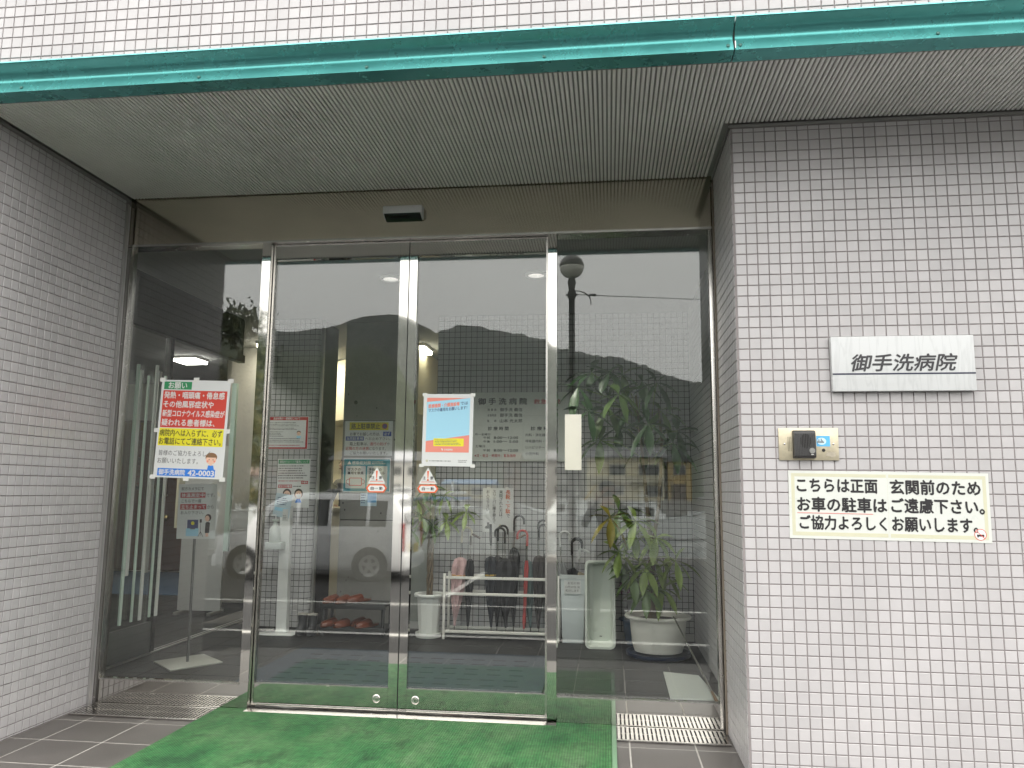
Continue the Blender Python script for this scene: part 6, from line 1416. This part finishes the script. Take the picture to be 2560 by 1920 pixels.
# ================================================================== people
def person(label, origin, rotz, joints, edges, radii, region, mats, hair=None, extra=None, group=None):
    """one continuous body grown from a skeleton; region maps a bone to a material slot"""
    root = thing('person', label, 'person', origin, group); root.rotation_euler = (0, 0, rotz)
    names = list(joints); idx = {n_: i for i, n_ in enumerate(names)}
    me = bpy.data.meshes.new('body'); me.from_pydata([joints[n_] for n_ in names], [(idx[a], idx[b_]) for a, b_ in edges], [])
    o = bpy.data.objects.new('body_tmp', me); COL.objects.link(o)
    sk = o.modifiers.new('skin', 'SKIN'); sk.use_smooth_shade = True; sk.branch_smoothing = 0.6
    su = o.modifiers.new('sub', 'SUBSURF'); su.levels = 2; su.render_levels = 2
    for i, n_ in enumerate(names):
        v = me.skin_vertices[0].data[i]; rr = radii[n_]; v.radius = rr if isinstance(rr, tuple) else (rr, rr); v.use_root = (n_ == 'pelvis')
    dg = bpy.context.evaluated_depsgraph_get(); ev = o.evaluated_get(dg); m2 = bpy.data.meshes.new_from_object(ev)
    COL.objects.unlink(o); bpy.data.objects.remove(o)
    m2.materials.clear()
    for mt_ in mats: m2.materials.append(mt_)
    segs = [(Vector(joints[a]), Vector(joints[b_]), region.get((a, b_), 0)) for a, b_ in edges]
    for p in m2.polygons:
        c = p.center; best = None
        for a, b_, k in segs:
            d = b_-a; t_ = max(0, min(1, (c-a).dot(d)/max(1e-9, d.length_squared))); q = (c-(a+d*t_)).length
            if best is None or q < best[0]: best = (q, k)
        p.material_index = best[1]; p.use_smooth = True
    b_ = bpy.data.objects.new('body', m2); COL.objects.link(b_); b_.parent = root
    if hair:
        for nm, prof, c, mat in hair:
            m = MB(); m.lathe(prof, 0, 0, 20); vs = [(v[0]+c[0], v[1]*1.12+c[1], v[2]+c[2]) for v in m.v]
            me2 = bpy.data.meshes.new(nm); me2.from_pydata(vs, [], m.f); me2.materials.append(mat); me2.polygons.foreach_set('use_smooth', [True]*len(me2.polygons))
            h = bpy.data.objects.new(nm, me2); COL.objects.link(h); h.parent = root
    if extra:
        for nm, m, mat in extra:
            me2 = bpy.data.meshes.new(nm); me2.from_pydata(m.v, [], m.f); me2.materials.append(mat); e_ = bpy.data.objects.new(nm, me2); COL.objects.link(e_); e_.parent = root
    return root
SKN = M('skin', (0.46, 0.27, 0.19), 0.5); CLO = M('dark_cloth', (0.016, 0.016, 0.020), 0.85); TRO = M('trousers', (0.022, 0.024, 0.032), 0.85); SHO = M('shoe', (0.015, 0.014, 0.013), 0.5); HAI = M('hair', (0.012, 0.010, 0.009), 0.55)
def skeleton(h, armsL, armsR, spread=0.10):
    k = h/1.70; J = {}
    def P(n_, x, y, z): J[n_] = (x*k, y*k, z*k)
    P('pelvis', 0, 0, .93); P('waist', 0, .0, 1.08); P('chest', 0, .01, 1.28); P('neck0', 0, .0, 1.42); P('neck', 0, .015, 1.49); P('head', 0, .03, 1.57); P('crown', 0, .02, 1.655)
    for s_, sg in (('l', -1), ('r', 1)):
        P('hip'+s_, sg*.09, 0, .90); P('knee'+s_, sg*(.09+spread*.3), .015, .49); P('ankle'+s_, sg*(.09+spread*.5), -.02, .085); P('toe'+s_, sg*(.10+spread*.5), .13, .035)
        P('sh'+s_, sg*.175, 0, 1.375)
    for s_, arm in (('l', armsL), ('r', armsR)):
        P('el'+s_, *arm[0]); P('wr'+s_, *arm[1]); P('ha'+s_, *arm[2])
        d = Vector(arm[2])-Vector(arm[1]); d.normalize(); side = d.cross(Vector((0, 1, 0)) if abs(d.y) < .8 else Vector((1, 0, 0))).normalized()
        for q in range(4):
            off = side*(-.030+.020*q); b0 = Vector(arm[2])+off*.7+d*.02; L = (.055, .068, .072, .058)[q]
            P('f%d%sa' % (q, s_), *(b0+d*L*.5+Vector((0, .008, 0)))); P('f%d%sb' % (q, s_), *(b0+d*L+Vector((0, .026, 0))))
        t0 = Vector(arm[1])+d*.03+side*.03; P('th%sa' % s_, *(t0+side*.022)); P('th%sb' % s_, *(t0+side*.035+d*.035))
    E_ = [('pelvis', 'waist'), ('waist', 'chest'), ('chest', 'neck0'), ('neck0', 'neck'), ('neck', 'head'), ('head', 'crown')]
    reg = {('neck0', 'neck'): 1, ('neck', 'head'): 1, ('head', 'crown'): 1}
    for s_ in 'lr':
        L = [('pelvis', 'hip'+s_), ('hip'+s_, 'knee'+s_), ('knee'+s_, 'ankle'+s_), ('ankle'+s_, 'toe'+s_), ('chest', 'sh'+s_), ('sh'+s_, 'el'+s_), ('el'+s_, 'wr'+s_), ('wr'+s_, 'ha'+s_), ('wr'+s_, 'th%sa' % s_), ('th%sa' % s_, 'th%sb' % s_)]
        for q in range(4): L += [('ha'+s_, 'f%d%sa' % (q, s_)), ('f%d%sa' % (q, s_), 'f%d%sb' % (q, s_))]
        E_ += L
        for e_ in L[:3]: reg[e_] = 2
        reg[L[3]] = 3
        for e_ in L[7:]: reg[e_] = 1
    rad = {'pelvis': (.145, .105), 'waist': (.13, .095), 'chest': (.155, .105), 'neck0': (.075, .07), 'neck': .052, 'head': (.078, .095), 'crown': (.062, .075)}
    for s_ in 'lr':
        rad.update({'hip'+s_: .085, 'knee'+s_: .057, 'ankle'+s_: .042, 'toe'+s_: (.042, .03), 'sh'+s_: .062, 'el'+s_: .043, 'wr'+s_: .028, 'ha'+s_: (.036, .018), 'th%sa' % s_: .010, 'th%sb' % s_: .008})
        for q in range(4): rad.update({'f%d%sa' % (q, s_): .0085, 'f%d%sb' % (q, s_): .007})
    rad = {n_: (tuple(a*k for a in v) if isinstance(v, tuple) else v*k) for n_, v in rad.items()}
    return J, E_, rad, reg
def face_bits(k, zc=1.575, fy=0.03):
    out_ = []
    nose = MB(); nose.add([(-.012*k, (fy+.085)*k, (zc-.02)*k), (.012*k, (fy+.085)*k, (zc-.02)*k), (0, (fy+.118)*k, (zc-.018)*k), (0, (fy+.088)*k, (zc+.025)*k)], [(0,1,2),(0,2,3),(1,3,2),(0,3,1)]); out_.append(('nose', nose, SKN))
    for sg in (-1, 1):
        ey = MB(); ey.lathe([(0, -.006*k), (.010*k, -.003*k), (.011*k, 0), (.010*k, .003*k), (0, .006*k)], 0, 0, 10); ey.v = [(v[0]+sg*.030*k, v[1]*.5+(fy+.084)*k, v[2]+(zc+.022)*k) for v in ey.v]; out_.append(('eye', ey, HAI))
        er = MB(); er.lathe([(0, -.028*k), (.010*k, -.018*k), (.013*k, .008*k), (0, .026*k)], 0, 0, 8); er.v = [(v[0]*.5+sg*.083*k, v[1]+fy*k, v[2]+zc*k) for v in er.v]; out_.append(('ear', er, SKN))
    mo_ = MB().box(-.022*k, (fy+.082)*k, (zc-.050)*k, .022*k, (fy+.090)*k, (zc-.043)*k); out_.append(('mouth', mo_, M('lips', (0.30, 0.12, 0.10), 0.5)))
    return out_
def hair_cap(k, low, zc=1.60): return ('hair', [(.070*k, low*k), (.090*k, (low+.04)*k), (.095*k, (zc+.01)*k), (.086*k, (zc+.055)*k), (.055*k, (zc+.088)*k), (0, (zc+.098)*k)], (0, -.012*k, 0), HAI)
# the photographer, whose dark outline shows mirrored in the right panel
hgt = 1.66; k = hgt/1.70; gz_ = ground_z(-4.0)
oy = -3.99; dz = (CAM.z - gz_)/k
LA = [(-.27, .05, 1.17), (-.10, .27, dz-.09), (-.05, .29, dz-.02)]; RA = [(.27, .05, 1.17), (.13, .27, dz-.09), (.085, .29, dz-.02)]
J, E_, rad, reg = skeleton(hgt, LA, RA)
ph = MB().box(-.075*k+0.03, .305*k, (dz-.05)*k, .075*k+0.03, .314*k, (dz+.03)*k)
person('person in dark clothes holding up a phone, mirrored in the right glass panel', (CAM.x-0.02, oy, gz_), 0, J, E_, rad, reg, [CLO, SKN, TRO, SHO], [hair_cap(k, 1.545)], face_bits(k))
pt = thing('phone', 'black phone held up by the person mirrored in the right glass panel', 'phone', (CAM.x-0.02, oy, gz_)); ph.v = [(v[0]+CAM.x-0.02, v[1]+oy, v[2]+gz_) for v in ph.v]; ph.build('case', BLKP, pt, bevel=.002)
# a member of staff in the lit office
hgt = 1.60; k = hgt/1.70
J, E_, rad, reg = skeleton(hgt, [(-.26, .06, 1.10), (-.16, .25, 1.04), (-.10, .32, 1.04)], [(.26, .06, 1.10), (.16, .25, 1.04), (.10, .32, 1.04)])
person('person in dark clothes standing in the lit office, partly hidden by the concrete column', (-3.53, 4.98, 0.0), R(150), J, E_, rad, reg, [CLO, SKN, TRO, SHO], [hair_cap(k, 1.49)], face_bits(k))

# ================================================================== damp harbour air
hz = MB().box(-460, -905, -4.0, 460, 62, 176)
ho = hz.build('haze', None or bpy.data.materials.new('haze_air')); ho['kind'] = 'stuff'; tag(ho, 'thin grey mist over the harbour and the mountain', 'haze')
hm2 = MATS.setdefault('haze', ho.data.materials[0]); hm2.use_nodes = True; t = hm2.node_tree; t.nodes.clear()
o_ = t.nodes.new('ShaderNodeOutputMaterial'); pv = t.nodes.new('ShaderNodeVolumePrincipled'); pv.inputs['Color'].default_value = (0.93, 0.95, 0.97, 1); pv.inputs['Density'].default_value = 0.00014; pv.inputs['Anisotropy'].default_value = 0.1
t.links.new(pv.outputs[0], o_.inputs['Volume'])
